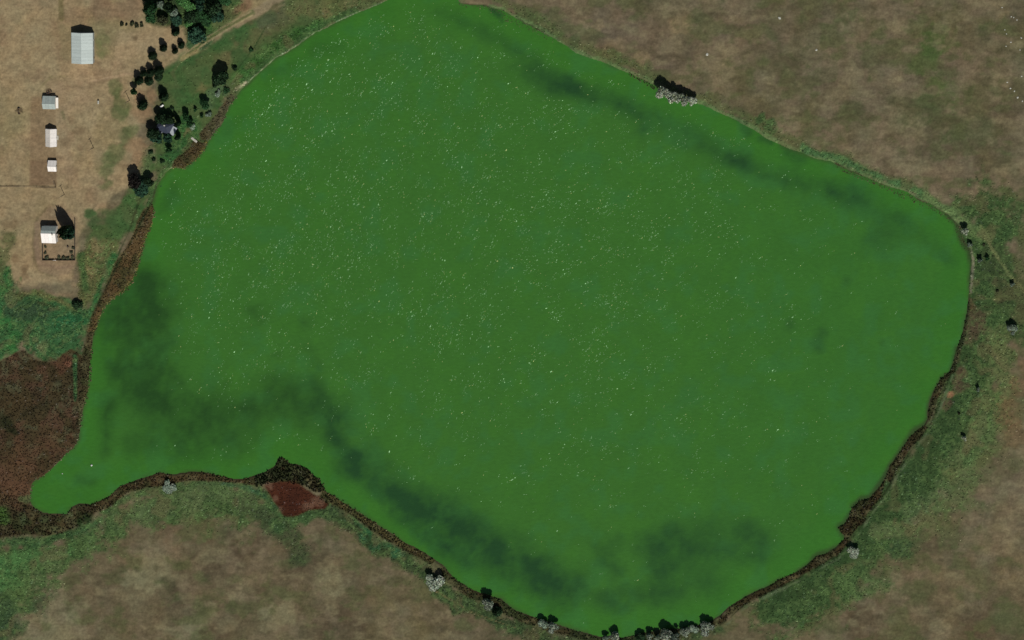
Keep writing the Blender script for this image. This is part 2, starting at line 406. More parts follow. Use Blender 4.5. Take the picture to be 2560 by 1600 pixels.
# south-west grass and the belts round the lake
paint([(-200,1345),(0,1345),(100,1345),(200,1330),(260,1285),(380,1235),(560,1210),(650,1235),(720,1290),(640,1320),(560,1310),(440,1290),(340,1330),(250,1380),(170,1430),(90,1500),(40,1560),(0,1600),(-200,1650)], 0, 40, (64,86,48), .95, .8, True, .7, .8)
blobs([(60,1390,36),(20,1420,40),(150,1380,30),(-60,1400,60)], (66,104,58), .6, lush=1)
blobs([(40,1570,30),(10,1530,36),(100,1510,24)], (50,66,44), .6, lush=.8)
blobs([(130,1410,30),(90,1440,20),(350,1300,26),(480,1260,30),(620,1240,20)], (92,100,66), .5, lush=.7)
paint([(620,1265),(680,1310),(740,1345),(760,1390)], 24, 28, (58,68,44), .85, lush=.5)
paint([(700,1310),(790,1290),(830,1290)], 16, 20, (48,72,40), .8, lush=.8)
def belt(pts, w, soft, col, op, lush, warp=.6): paint(pts, w, soft, col, op, warp, False, .6, lush)
paint([(260,1275),(330,1240),(430,1212),(540,1208),(640,1218),(690,1270),(735,1300),(790,1285),(840,1285)], 12, 12, (60,84,48), .85, .3, False, .5, .9)
paint([(300,1300),(420,1250),(520,1235),(600,1240)], 24, 26, (80,94,60), .55, .8, lush=.8)
paint([(-60,1352),(110,1352),(190,1332),(250,1300)], 14, 14, (56,84,48), .9, .3, lush=1)
paint([(560,1210),(640,1225),(700,1270)], 5, 8, (44,80,56), .6, .2, lush=1)
S_SH = [(815,1240),(880,1285),(950,1335),(1010,1370),(1060,1400),(1110,1440),(1160,1480),(1230,1510),(1290,1545),(1360,1570),(1450,1590),(1520,1600)]
belt([(x - 10, y + 22) for x, y in S_SH], 24, 22, (52,66,40), .85, .8)
belt([(x - 14, y + 26) for x, y in S_SH[1:]], 14, 22, (46,66,38), .7, .8)
paint([(1500,1610),(1640,1606),(1740,1588),(1800,1572)], 10, 12, (48,68,40), .8, .3, lush=.7)
belt([(x - 6, y + 12) for x, y in S_SH[1:4]], 8, 12, (40,84,50), .8, 1)
blobs([(935,1365,14),(990,1385,10),(900,1340,14)], (44,84,54), .7, lush=1)
paint([(1080,1470),(1130,1500),(1180,1530),(1290,1570)], 1.1, 2.4, (112,96,66), .6, .15)
blobs([(1030,1560,30),(960,1500,30),(1040,1510,16)], (98,90,62), .5)
E_B = [(2470,560),(2440,620),(2470,700),(2500,760),(2460,830),(2440,900),(2420,980),(2400,1050),(2360,1110),(2330,1170),(2270,1230),(2220,1290),(2180,1350),(2110,1410),(2030,1470),(1960,1510)]
belt(E_B, 84, 60, (52,76,41), .95, .7)
belt([(x - 38, y - 5) for x, y in E_B[3:]], 30, 22, (46,66,36), .85, .4)
belt([(2500,860),(2510,950),(2480,1040),(2440,1120),(2400,1180)], 34, 34, (90,98,62), .8, .7)
belt([(2500,960),(2480,1080),(2420,1150)], 10, 14, (72,100,56), .6, 1)
belt([(2280,1300),(2360,1230),(2400,1260),(2420,1210)], 26, 28, (84,98,64), .7, .8)
belt([(2190,1330),(2260,1320),(2330,1300)], 18, 20, (88,98,62), .7, .8)
belt([(2100,1460),(2160,1440),(2210,1460),(2120,1500)], 20, 24, (72,94,54), .7, .8)
belt([(2200,1420),(2320,1340),(2420,1230),(2500,1120),(2545,1020)], 30, 60, (82,86,56), .55, .3, 1.5)
belt([(2260,1370),(2230,1380)], 20, 20, (46,66,40), .8, .6)
blobs([(2430,830,26),(2440,790,22),(2400,960,18),(2410,930,16),(2370,1010,12)], (80,66,50), .85)
blobs([(2378,984,8)], (132,96,70), .95, 5)
blobs([(2440,770,10)], (80,68,42), .5)
blobs([(2520,1030,30),(2550,960,30),(2540,1090,30),(2560,900,20)], (104,84,60), .6)
belt([(2480,640),(2520,720),(2560,800)], 34, 26, (54,66,40), .8, .5)
for k in range(9):
    y = 668 + k * 14
    paint([(2440 + k * 3, y), (2500 + k * 4, y + 8 - k)], 1.2, 3, (66,82,46) if k % 2 else (42,52,34), .6, .2)
paint([(2455,744),(2500,748)], 2, 3, (100,104,66), .8, .2)
paint([(2452,560),(2480,620),(2530,690),(2570,740)], 3, 6, (104,108,70), .8, .3, lush=.5)
N_SH = LAKE[4:40]
belt([(x + 9, y - 16) for x, y in N_SH], 12, 18, (76,86,52), .75, .5)
belt([(x + 1, y - 2) for x, y in N_SH], 6.5, 6, (88,108,68), .92, .6, .12)
belt([(x + 8, y - 12) for x, y in N_SH[24:36]], 9, 10, (64,102,60), .8, 1)
blobs([(1930,318,16),(1900,300,12)], (58,86,48), .8, lush=1)
blobs([(1440,100,14),(1620,160,12),(1400,60,12)], (74,82,52), .6)
paint([(2320,490),(2380,525),(2430,560),(2470,590)], 12, 12, (96,112,70), .7, lush=.7)
# wood floor under the grove
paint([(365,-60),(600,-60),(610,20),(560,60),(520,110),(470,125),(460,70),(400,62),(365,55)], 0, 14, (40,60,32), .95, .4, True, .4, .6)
paint([(520,60),(560,60),(590,20)], 16, 16, (60,92,46), .8, lush=.8)
blobs([(545,62,16),(535,75,10)], (74,100,54), .7, lush=.6)
paint([(585,25),(620,8)], 9, 12, (112,88,66), .8)
paint([(470,115),(500,112),(525,98)], 8, 8, (58,84,54), .8, lush=.3)
# dirt road and two wheel tracks
ROAD = [(760,-40),(700,-4),(655,22),(628,38),(595,58)]
paint(ROAD, 9, 6, (128,114,88), .95, .1)
TR = [(630,32),(560,72),(510,103),(480,128),(460,142)]
paint(TR, 6, 6, (84,92,54), .85, .1)
paint([(x - 2, y - 4) for x, y in TR], 1.6, 2.0, (134,122,92), .85, .05)
paint([(x + 3, y + 5) for x, y in TR], 1.6, 2.2, (142,130,98), .9, .05)
paint([(455,146),(478,137),(492,125)], 5, 6, (138,126,86), .8, .3)
paint([(450,155),(430,180),(445,210)], 2, 6, (92,92,60), .4, .3)
paint([(690,22),(712,12)], 3, 5, (122,112,84), .7, .3)
# gravelly shoreline strips
GRAVEL = [(600,222),(632,196),(668,164),(690,146),(720,129),(745,113),(765,97),(790,82),(812,72),(850,52),(880,38),(930,19),(975,-2)]
NWL = [p for p in LAKE if p[0] < 1000 and p[1] < 520]
NWL = NWL[NWL.index((380, 515)):NWL.index((975, -3)) + 1]
paint([(x - 5, y - 4) for x, y in NWL], 8, 7, (54,82,44), .9, .1, lush=.8)
paint([(x - 1, y - 1) for x, y in GRAVEL], .9, 1.8, (140,150,118), .7, .02, tex=.1)
paint([(592,223),(606,213),(616,205)], 3.5, 4, (170,160,132), .95, .05)
paint([(2428,618),(2433,650),(2431,690),(2427,730)], 2.4, 3.5, (120,116,98), .9, .02)
paint([(396,462),(412,442),(430,418)], 1.6, 3, (128,132,92), .8, .02)
paint([(425,425),(434,417)], 3, 4, (150,146,116), .8, .05)
# banks: their shadow line at the water, painted as a dark foot
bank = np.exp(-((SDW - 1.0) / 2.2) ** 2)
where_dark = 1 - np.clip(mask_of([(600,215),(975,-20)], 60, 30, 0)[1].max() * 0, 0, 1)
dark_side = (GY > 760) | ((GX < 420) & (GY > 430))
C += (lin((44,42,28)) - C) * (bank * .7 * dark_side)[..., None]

# reed beds: (polygon, colour of the plants, colour of the edge plants, height, density, label)
BEDS = [
 ([(384,512),(384,540),(376,570),(363,600),(352,640),(342,680),(328,705),(312,722),(290,738),(262,766),(246,796),(239,822),(222,830),(230,790),(250,750),(268,712),(292,655),(312,622),(330,590),(345,555),(362,525)], (84,66,42), (118,112,62), .85, 1.3, 'brown reed strip along the west shore beside the fenced house'),
 ([(222,835),(240,820),(231,850),(227,900),(224,950),(217,990),(207,1030),(204,1060),(193,1062),(198,1000),(203,930),(208,880)], (62,56,36), (116,114,76), 1.0, 1.1, 'narrow strip of brown reeds between the marsh and the west water edge'),
 ([(-160,925),(0,905),(60,876),(100,905),(135,908),(180,872),(205,890),(203,950),(196,1010),(202,1062),(198,1095),(185,1120),(165,1136),(140,1161),(110,1186),(81,1207),(75,1225),(77,1255),(60,1280),(20,1260),(0,1230),(-160,1200)], (66,54,35), (112,112,84), .8, 0.8, 'broad brown marsh filling the west edge of the lake'),
 ([(0,1225),(60,1262),(88,1272),(110,1285),(130,1287),(165,1287),(180,1270),(200,1260),(225,1264),(250,1262),(235,1285),(200,1312),(160,1330),(110,1340),(60,1333),(0,1345),(-160,1350),(-160,1225)], (54,47,30), (96,100,74), 1.2, 1.0, 'dark reed fringe round the tip of the south west inlet'),
 ([(222,1266),(256,1250),(282,1234),(302,1216),(342,1201),(372,1191),(402,1183),(432,1190),(472,1182),(512,1183),(548,1191),(588,1199),(622,1196),(640,1192),(640,1212),(600,1208),(540,1203),(470,1200),(420,1208),(370,1215),(320,1233),(280,1262),(245,1280)], (76,60,40), (104,92,58), 1.1, 1.3, 'thin band of brown reeds along the inlet south shore'),
 ([(640,1192),(666,1182),(690,1167),(698,1147),(706,1143),(722,1160),(748,1164),(772,1173),(787,1192),(805,1209),(812,1226),(790,1230),(770,1215),(740,1203),(700,1200),(665,1208),(640,1212)], (42,48,28), (104,104,64), 1.9, 1.7, 'dark bushy reeds capping the small point on the south shore'),
 ([(660,1215),(700,1201),(745,1205),(785,1235),(830,1248),(810,1270),(770,1275),(735,1290),(710,1288),(692,1262),(675,1235)], (70,32,20), (108,74,52), 0.45, 0.8, 'low rust red patch of plants behind the south shore point'),
 ([(805,1225),(842,1246),(882,1272),(932,1304),(958,1322),(982,1336),(1012,1356),(1052,1378),(1088,1400),(1080,1408),(1040,1388),(1000,1368),(950,1336),(900,1302),(850,1270),(800,1245)], (82,72,44), (122,114,72), 1.2, 1.3, 'speckled olive reed line along the straight south west shore'),
 ([(1100,1410),(1112,1419),(1142,1451),(1172,1471),(1202,1483),(1257,1499),(1272,1516),(1292,1527),(1342,1547),(1397,1563),(1442,1577),(1502,1593),(1502,1604),(1440,1592),(1390,1580),(1330,1562),(1270,1540),(1240,1520),(1190,1500),(1150,1480),(1105,1440)], (44,50,28), (80,92,50), 1.1, .9, 'dark green rushes along the bottom shore between the pale willows'),
 ([(1790,1556),(1802,1541),(1822,1519),(1852,1501),(1882,1484),(1917,1469),(1952,1447),(1992,1431),(2017,1416),(2042,1391),(2062,1385),(2092,1371),(2114,1346),(2122,1350),(2095,1385),(2050,1408),(2020,1432),(1980,1450),(1930,1475),(1880,1500),(1840,1520),(1800,1562)], (56,46,28), (66,62,36), 1.0, 1.1, 'dark brown reed line along the south east shore below the bushy bulge'),
 ([(1500,1592),(1555,1594),(1600,1585),(1650,1576),(1700,1573),(1740,1567),(1775,1557),(1792,1552),(1788,1566),(1745,1580),(1700,1590),(1640,1602),(1600,1615),(1500,1612)], (40,50,28), (70,86,46), 1.0, 1.1, 'dark green rushes at the feet of the long bottom willow row'),
 ([(2114,1345),(2104,1334),(2094,1319),(2110,1309),(2126,1290),(2131,1270),(2150,1249),(2172,1247),(2185,1235),(2212,1195),(2200,1240),(2180,1270),(2160,1300),(2135,1330),(2122,1345)], (54,44,27), (46,60,30), 1.1, 1.1, 'bulging dark reed bed on the south east shore'),
 ([(2212,1195),(2225,1164),(2250,1129),(2270,1099),(2290,1076),(2310,1064),(2318,1068),(2300,1090),(2282,1115),(2262,1142),(2238,1180),(2222,1202)], (55,46,29), (52,58,32), 1.0, 1.1, 'long dark reed bed on the lower east shore'),
 ([(2320,1048),(2317,1030),(2325,1000),(2337,974),(2352,944),(2374,931),(2366,950),(2352,975),(2342,1000),(2334,1025),(2326,1045)], (52,46,29), (52,56,32), 1.0, 1.1, 'short dark reed bed at the notch of the east shore'),
 ([(2418,790),(2406,835),(2395,870),(2386,905),(2378,930),(2383,932),(2393,905),(2402,870),(2413,835),(2424,790),(2430,750),(2425,745)], (44,52,32), (70,80,48), 1.0, 1.2, 'thin dark line of rushes on the upper east shore'),
 ([(2262,478),(2290,496),(2330,512),(2370,536),(2397,560),(2404,590),(2412,610),(2424,622),(2420,628),(2404,612),(2394,590),(2385,565),(2362,545),(2325,523),(2284,505),(2262,492)], (72,66,50), (72,82,48), 0.4, 0.9, 'grey brown reed strip along the north east corner'),
 ([(2085,404),(2122,424),(2162,440),(2188,451),(2222,466),(2262,478),(2262,500),(2225,480),(2185,462),(2150,446),(2110,430),(2088,415)], (60,60,40), (70,80,46), 0.4, 1.0, 'dark reed strip under the upper north east bank'),
 ([(1640,216),(1604,197),(1570,183),(1572,189),(1610,208),(1640,226)], (44,50,30), (60,70,40), 1.0, 1.2, 'small dark rushes left of the pale willows on the north bank'),
 ([(1150,8),(1212,12),(1225,17),(1260,27),(1290,45),(1330,65),(1370,88),(1398,105),(1380,102),(1340,82),(1300,62),(1262,50),(1240,40),(1215,22),(1150,16)], (64,76,48), (84,96,62), .35, .8, 'thin grey green reed fringe at the top of the north shore'),
 ([(432,419),(460,420),(480,405),(497,390),(512,370),(520,354),(505,356),(488,352),(470,372),(450,388),(436,402)], (72,60,38), (116,110,54), .9, 1.3, 'brown and yellow reed bed on the north west shore below the farmhouse'),
 ([(521,350),(541,325),(555,310),(562,290),(575,260),(590,240),(578,236),(560,258),(545,282),(528,300),(512,318),(500,335),(505,350)], (74,68,52), (98,96,72), .8, 1.2, 'faded brown reeds between the farmhouse and the gravel shore'),
]
bed_masks = []
for poly, col, ecol, h, dens, lab in BEDS:
    sl, m = mask_of(poly, 1.0, 5, .22 if h < 1.2 else .16, True, .5)
    C[sl] += (lin(col) * (.95 if 'house' in lab else .84) * np.array([.97, 1.02, .95]) - C[sl]) * (m * .95)[..., None]
    LUSH[sl] *= (1 - m)
    bed_masks.append((sl, m))
for bi, (sl, m) in enumerate(bed_masks):
    if bi in (2, 6): continue
    X_ = GX[sl] + WX[sl]; Y_ = GY[sl] + WY[sl]
    C[sl] += (lin((50,56,30)) - C[sl]) * (m * sstep(.47, .62, fbm(X_, Y_, 26, 431 + bi, 3)) * .65)[..., None]
    C[sl] += (lin((70,56,36)) - C[sl]) * (m * sstep(.54, .68, fbm(X_, Y_, 30, 471 + bi, 3)) * .5)[..., None]
    C[sl] += (lin((96,92,64)) - C[sl]) * (m * sstep(.58, .72, fbm(X_, Y_, 18, 511 + bi, 3)) * .45)[..., None]
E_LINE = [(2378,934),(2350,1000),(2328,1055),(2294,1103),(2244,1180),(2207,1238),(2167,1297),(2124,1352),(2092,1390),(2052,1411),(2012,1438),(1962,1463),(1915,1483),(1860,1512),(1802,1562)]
paint(E_LINE, 1.8, 3, (30,34,18), .85, .12)  # shadow of the bank and tall rushes, painted into the ground colour
paint([(x + 5, y + 5) for x, y in E_LINE], 1.5, 3, (98,108,80), .45, .25, tex=1.5)
paint([(380,505),(350,560),(326,608),(297,655),(272,708),(250,750),(232,790)], 1.8, 3, (30,44,22), .85, .1)  # same painted shadow line behind the west reed strip
paint([(815,1238),(850,1268),(900,1300),(950,1334),(1000,1368),(1040,1388),(1080,1408)], 1.6, 3, (32,36,20), .8, .1)  # same painted shadow line behind the south shore reeds
blobs([(110,1300,12),(140,1325,10),(60,1300,14),(180,1290,10),(90,1320,8)], (70,84,52), .5)
blobs([(2300,1480,40),(2450,1440,34),(2360,1330,30),(2250,1570,36),(2520,1530,34),(2080,1560,30)], (80,84,54), .6)
# variation inside the big marsh
sl, m = bed_masks[2]
X_ = GX[sl] + WX[sl] * 1.3; Y_ = GY[sl] + WY[sl] * 1.3
C[sl] += (lin((84,60,46)) - C[sl]) * (m * sstep(.5, .68, fbm(X_, Y_, 50, 401, 4, .65)) * .6)[..., None]
C[sl] += (lin((44,42,26)) - C[sl]) * (m * sstep(.5, .66, fbm(X_, Y_, 34, 411, 4, .65)) * .6)[..., None]
C[sl] += (lin((82,84,60)) - C[sl]) * (m * sstep(.6, .72, fbm(X_, Y_, 24, 421, 4, .65)) * .5)[..., None]
blobs([(40,1180,60),(60,1130,40),(20,1230,40),(110,1100,30)], (88,64,46), .5)
blobs([(668,1218,10),(690,1245,8),(700,1275,8),(790,1255,14),(770,1268,9)], (100,74,58), .75, 8)
blobs([(740,1240,16),(730,1265,10)], (58,30,20), .6, 14)
blobs([(20,1065,22),(35,1075,12)], (34,38,20), .85)
blobs([(175,915,6)], (130,92,70), .9, 4)
paint([(188,890),(190,1000)], 4, 4, (44,84,50), .85, .15, lush=1)
paint([(130,910),(155,930),(172,905)], 8, 18, (86,56,42), .55)
blobs([(70,1245,9),(55,1240,7)], (78,92,56), .7)
blobs([(2,1300,16),(6,1280,12)], (58,80,34), .9, lush=1)
blobs([(224,1300,14),(205,1310,12)], (28,46,20), .9)

# fine grain: every tuft and bare spot a little different
g = fbm(GX, GY, 9, 61, 3, .7); g2 = vnoise(GX, GY, 3.4, 91)
C *= (1 + (g - .5) * .42 + (g2 - .5) * .2)[..., None]
tint = (fbm(GX, GY, 44, 71, 3) - .5)[..., None]
C *= 1 + tint * np.array([.2, .02, -.06])
C *= 1.02 * np.array([.99, 1.005, .98]) * (1 + (fbm(GX * .3, GY, 7, 601, 3) - .5) * .22 * (LUSH < .3))[..., None]; lum = C @ np.array([.3, .6, .1]); C += (lum[..., None] - C) * (.03 * (LUSH < .3))[..., None]
wxx = GX + WX * 1.2; wyy = GY + WY * 1.2
rid = 1 - np.abs(2 * fbm(wxx, wyy, 22, 171, 4, .6) - 1); rid2 = 1 - np.abs(2 * fbm(wxx * .8, wyy, 30, 181, 4, .6) - 1)
lw = np.clip(LUSH * 1.4, 0, 1)
C += (lin((88,112,64)) - C) * (sstep(.86, .97, rid) * lw * .55)[..., None]
C += (lin((36,56,30)) - C) * (sstep(.88, .98, rid2) * lw * .5)[..., None]
C += (lin((92,84,58)) - C) * (sstep(.58, .7, fbm(wxx, wyy, 40, 191, 3)) * lw * .45)[..., None]
C = np.clip(C, 0, 1) / K

# ------------------------------------------------------------------ terrain height
sm = SDW * S
hill = (fbm(GX, GY, 600, 81, 2) - .5) * 2.2
land = 0.25 + .55 * sstep(0, 1.0, sm) + 1.0 * sstep(0, 28, sm) + hill * sstep(2, 60, sm)
micro = (fbm(GX, GY, 10, 101, 3, .7) - .5)
land += micro * (.12 + .5 * LUSH) * sstep(.5, 3, sm)
low_w = mask_of([(-200,900),(200,900),(200,1340),(-200,1340)], 0, 40, .3, True)
tmp = land[low_w[0]]; land[low_w[0]] = tmp + (np.minimum(tmp, .35 + micro[low_w[0]] * .3) - tmp) * low_w[1]
Z = np.where(sm > 0, land, np.maximum(-1.8, -.05 + sm * .5))
Z = np.where((sm > -.4) & (sm <= 0), -.05 + (sm + 0) * .5, Z)
PAD = [(207,119,70),(124,256,36),(128,344,40),(131,415,36),(124,590,44),(415,312,40)]
for x, y, r in PAD:
    sl = box_slice([(x, y)], r + 20)
    mm = 1 - sstep(r * .8, r + 15, np.hypot(GX[sl] - x, GY[sl] - y))
    z0 = Z[int((y - Y0) / STEP), int((x - X0) / STEP)]
    Z[sl] += (z0 - Z[sl]) * mm
def grid_at(A, px, py):
    fx = np.clip((np.asarray(px, float) - X0) / STEP, 0, NX - 1.001); fy = np.clip((np.asarray(py, float) - Y0) / STEP, 0, NY - 1.001)
    i = fx.astype(int); j = fy.astype(int); fx = fx - i; fy = fy - j
    if A.ndim == 3: fx = fx[..., None]; fy = fy[..., None]
    return (A[j, i] * (1 - fx) + A[j, i + 1] * fx) * (1 - fy) + (A[j + 1, i] * (1 - fx) + A[j + 1, i + 1] * fx) * fy
def place(px, py, dz=0.0):
    """point on the terrain at map position"""
    z = float(np.asarray(grid_at(Z, px, py)))
    p = to_ground(px, py, 0.0)
    return (float(p[0]), float(p[1]), z + dz)

# full sheet: fine inside, coarse rings out to the horizon
ring = np.array([30, 90, 220, 500, 1100, 2400, 5200, 11000, 24000, 60000.])
fxs = np.concatenate([X0 - ring[::-1], gx, gx[-1] + ring]); fys = np.concatenate([Y0 - ring[::-1], gy, gy[-1] + ring])
FX, FY = np.meshgrid(fxs, fys)
CX = np.clip(FX, gx[0], gx[-1]); CY = np.clip(FY, gy[0], gy[-1])
P = to_ground(CX, CY)
P[..., 0] += (FX - CX) * S; P[..., 1] -= (FY - CY) * S
P[..., 2] = np.pad(Z, 10, mode='edge')
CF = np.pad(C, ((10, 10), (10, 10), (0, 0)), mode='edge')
far = (CX != FX) | (CY != FY)
CF[far] = np.array(alb(96, 88, 64)) * (.8 + .4 * vnoise(FX[far], FY[far], 900, 5))[:, None]
nyf, nxf = FX.shape
idx = np.arange(nyf * nxf).reshape(nyf, nxf)
quads = np.stack([idx[1:, :-1], idx[1:, 1:], idx[:-1, 1:], idx[:-1, :-1]], -1).reshape(-1, 4)
qx = (FX[1:, :-1] + FX[1:, 1:]).ravel() / 2; qy = (FY[1:, :-1] + FY[:-1, :-1]).ravel() / 2
def quad_region(pts, r):
    m = np.zeros(len(quads), bool)
    p = np.array(pts, float)
    c = (qx > p[:, 0].min() - r - 5) & (qx < p[:, 0].max() + r + 5) & (qy > p[:, 1].min() - r - 5) & (qy < p[:, 1].max() + r + 5)
    d, _ = seg_dist(qx[c], qy[c], pts, False)
    m[np.nonzero(c)[0][d < r]] = True
    return m
road_q = quad_region(ROAD, 9) | quad_region(TR, 7)
grav_q = (quad_region([(x - 2, y - 3) for x, y in GRAVEL], 4) | quad_region([(592,223),(606,213),(616,205)], 5)) & ~road_q
gv_e = quad_region([(2428,618),(2433,650),(2431,690),(2427,730)], 4) & ~road_q & ~grav_q
VV = P.reshape(-1, 3); CC = CF.reshape(-1, 3)
def sub_sheet(name, sel):
    q = quads[sel]; u, inv = np.unique(q, return_inverse=True)
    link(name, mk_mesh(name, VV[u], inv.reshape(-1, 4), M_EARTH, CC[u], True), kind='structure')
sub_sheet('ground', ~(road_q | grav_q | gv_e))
sub_sheet('dirt_road', road_q)
sub_sheet('gravel_shore', grav_q)
sub_sheet('pebble_shore', gv_e)

# ------------------------------------------------------------------ lake water with its algae pattern
WS = 6.4
wx = np.arange(40, 2480, WS); wy = np.arange(-110, 1640, WS)
QX, QY = np.meshgrid(wx, wy)
AX = (fbm(QX, QY, 90, 201, 5, .6) - .5); AY = (fbm(QX, QY, 90, 211, 5, .6) - .5)
sdq = grid_at(SD, QX, QY)
WC = np.empty(QX.shape + (3,)); WC[:] = lin((54, 101, 37))
WC += (lin((49, 100, 36)) - WC) * (sstep(1500, 2300, QX))[..., None] * .6
WC += (lin((49, 106, 30)) - WC) * (sstep(-120, -15, sdq) * .5)[..., None]
hu = fbm(QX, QY, 38, 221, 3)
WC += (lin((56, 106, 34)) - WC) * (sstep(.5, .75, hu) * .35)[..., None]
WC += (lin((50, 104, 56)) - WC) * (sstep(.5, .75, fbm(QX, QY, 46, 231, 3)) * .3)[..., None]
DEEP = np.zeros(QX.shape)
def deep(pts, r, soft, op, warp=80):
    global DEEP
    if len(pts) == 1: pts = [pts[0], (pts[0][0] + .1, pts[0][1])]
    d, _ = seg_dist(QX + AX * warp, QY + AY * warp, pts, False)
    m = (1 - sstep(r - soft, r + soft, d)) * op
    DEEP = DEEP + m * (1 - DEEP)
# clearer, darker water where the bloom has thinned
deep([(1110,38),(1200,82),(1260,110),(1340,160),(1400,205),(1460,225)], 18, 24, .4, 50)
deep([(1290,185),(1370,212),(1440,225)], 18, 24, .3, 50)
deep([(1330,175),(1400,210),(1480,236),(1560,264),(1640,300),(1730,345),(1800,380),(1860,412)], 24, 30, .5, 30)
deep([(1380,205),(1440,222),(1500,244),(1560,262),(1600,280)], 14, 18, .35, 20)
deep([(1830,395),(1900,432),(1990,455),(2060,470),(2130,500)], 20, 24, .55, 60)
deep([(2090,480),(2180,520),(2240,560),(2200,610)], 34, 36, .4, 80)
deep([(2260,540),(2330,600),(2370,640)], 16, 24, .3, 60)
deep([(1615,328)], 16, 16, .5, 40)
deep([(1850,300),(1870,330)], 12, 10, .5, 10); deep([(1965,375),(2000,400)], 16, 14, .45, 20)
deep([(1900,345),(1925,355)], 8, 8, .5, 10)
deep([(1230,22),(1250,38)], 8, 7, .8, 8); deep([(1255,52)], 5, 4, .6, 5)
deep([(790,130),(850,105)], 18, 26, .3); deep([(690,200),(740,170)], 18, 26, .3)
deep([(410,520),(440,460)], 14, 18, .4, 50); deep([(560,330),(600,290)], 12, 16, .3, 50)
deep([(330,760),(345,850),(340,950),(400,1010),(480,1040)], 92, 46, .42, 60)
deep([(345,720),(390,740),(350,800),(380,850),(350,920),(390,960)], 62, 50, .5)
deep([(370,700),(400,760)], 26, 30, .3)
deep([(290,800),(300,900),(290,960)], 30, 34, .4)
deep([(400,800),(410,860)], 24, 30, .35)
deep([(265,1020),(262,1080),(262,1120)], 18, 18, .6, 40)
deep([(350,1000),(420,980),(460,1020)], 34, 40, .45)
deep([(320,1120),(400,1110),(450,1130)], 26, 30, .4)
deep([(500,1080),(600,1040),(700,1010),(760,1030),(830,1060)], 48, 46, .6)
deep([(580,1090),(640,1100),(560,1140)], 18, 24, .35)
deep([(700,980),(760,970),(820,1060)], 24, 30, .35)
deep([(825,1095),(850,1130),(890,1165),(930,1200)], 22, 26, .75, 60)
deep([(900,1170),(980,1220),(1040,1260),(1110,1310)], 46, 42, .62)
deep([(1010,1250),(1080,1300),(1160,1350),(1240,1400),(1330,1440),(1410,1470)], 50, 44, .68)
deep([(1080,1290),(1160,1330),(1250,1390),(1340,1430),(1410,1465)], 24, 26, .62, 60)
deep([(1120,1250),(1220,1310),(1300,1350)], 22, 30, .35)
deep([(1440,1490),(1520,1502),(1600,1490),(1680,1460)], 22, 24, .5)
deep([(1490,1370),(1540,1360),(1500,1400),(1530,1430)], 22, 22, .42)
deep([(1640,1380),(1720,1350),(1800,1340),(1880,1350)], 50, 36, .55)
deep([(1680,1410),(1760,1450),(1660,1440)], 44, 40, .42)
deep([(640,790)], 22, 24, .5, 50); deep([(762,803)], 14, 16, .4, 30); deep([(770,880),(790,930)], 12, 16, .3)
deep([(570,960)], 9, 10, .4, 20); deep([(1977,810)], 13, 12, .55, 26); deep([(2052,825),(2040,850),(2042,868)], 13, 13, .55, 26)
deep([(2115,705)], 12, 14, .4, 30); deep([(2205,860)], 8, 10, .3, 20); deep([(700,900)], 10, 12, .25)
deep([(200,1195),(240,1200)], 9, 12, .4, 30); deep([(200,1225)], 14, 20, .2)
tx = fbm(QX, QY, 44, 241, 5, .65)
DEEP = np.clip(DEEP * 1.0 * (1 + (tx - .5) * 1.7 + (fbm(QX + AX * 60, QY + AY * 60, 16, 261, 3) - .5) * .5), 0, 1)
west = sstep(900, 700, QX)[..., None]
WC += ((lin((31, 66, 33)) * (1 - west) + lin((34, 68, 27)) * west) - WC) * DEEP[..., None]
# brownish shallows seen under the banks
sh = np.exp(-(np.minimum(sdq, 0) / 5.0) ** 2) * sstep(.35, .6, fbm(QX, QY, 60, 251, 3))
WC += (lin((56, 66, 38)) - WC) * (sh * .6)[..., None]
WC = np.clip(WC, 0, 1) / K
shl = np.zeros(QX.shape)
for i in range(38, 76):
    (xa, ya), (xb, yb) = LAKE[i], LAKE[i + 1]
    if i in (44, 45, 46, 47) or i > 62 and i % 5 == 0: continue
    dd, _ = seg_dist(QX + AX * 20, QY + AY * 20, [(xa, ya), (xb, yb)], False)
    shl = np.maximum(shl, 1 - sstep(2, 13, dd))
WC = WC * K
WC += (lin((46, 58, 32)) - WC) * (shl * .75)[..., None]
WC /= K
keep = sdq < 14
wi = np.arange(QX.size).reshape(QX.shape)
wq = np.stack([wi[1:, :-1], wi[1:, 1:], wi[:-1, 1:], wi[:-1, :-1]], -1)
kq = keep[1:, :-1] | keep[1:, 1:] | keep[:-1, 1:] | keep[:-1, :-1]
wq = wq[kq]; u, inv = np.unique(wq, return_inverse=True)
WP = to_ground(QX, QY).reshape(-1, 3)
link('water', mk_mesh('water', WP[u], inv.reshape(-1, 4), M_WATER, WC.reshape(-1, 3)[u], True), kind='structure')

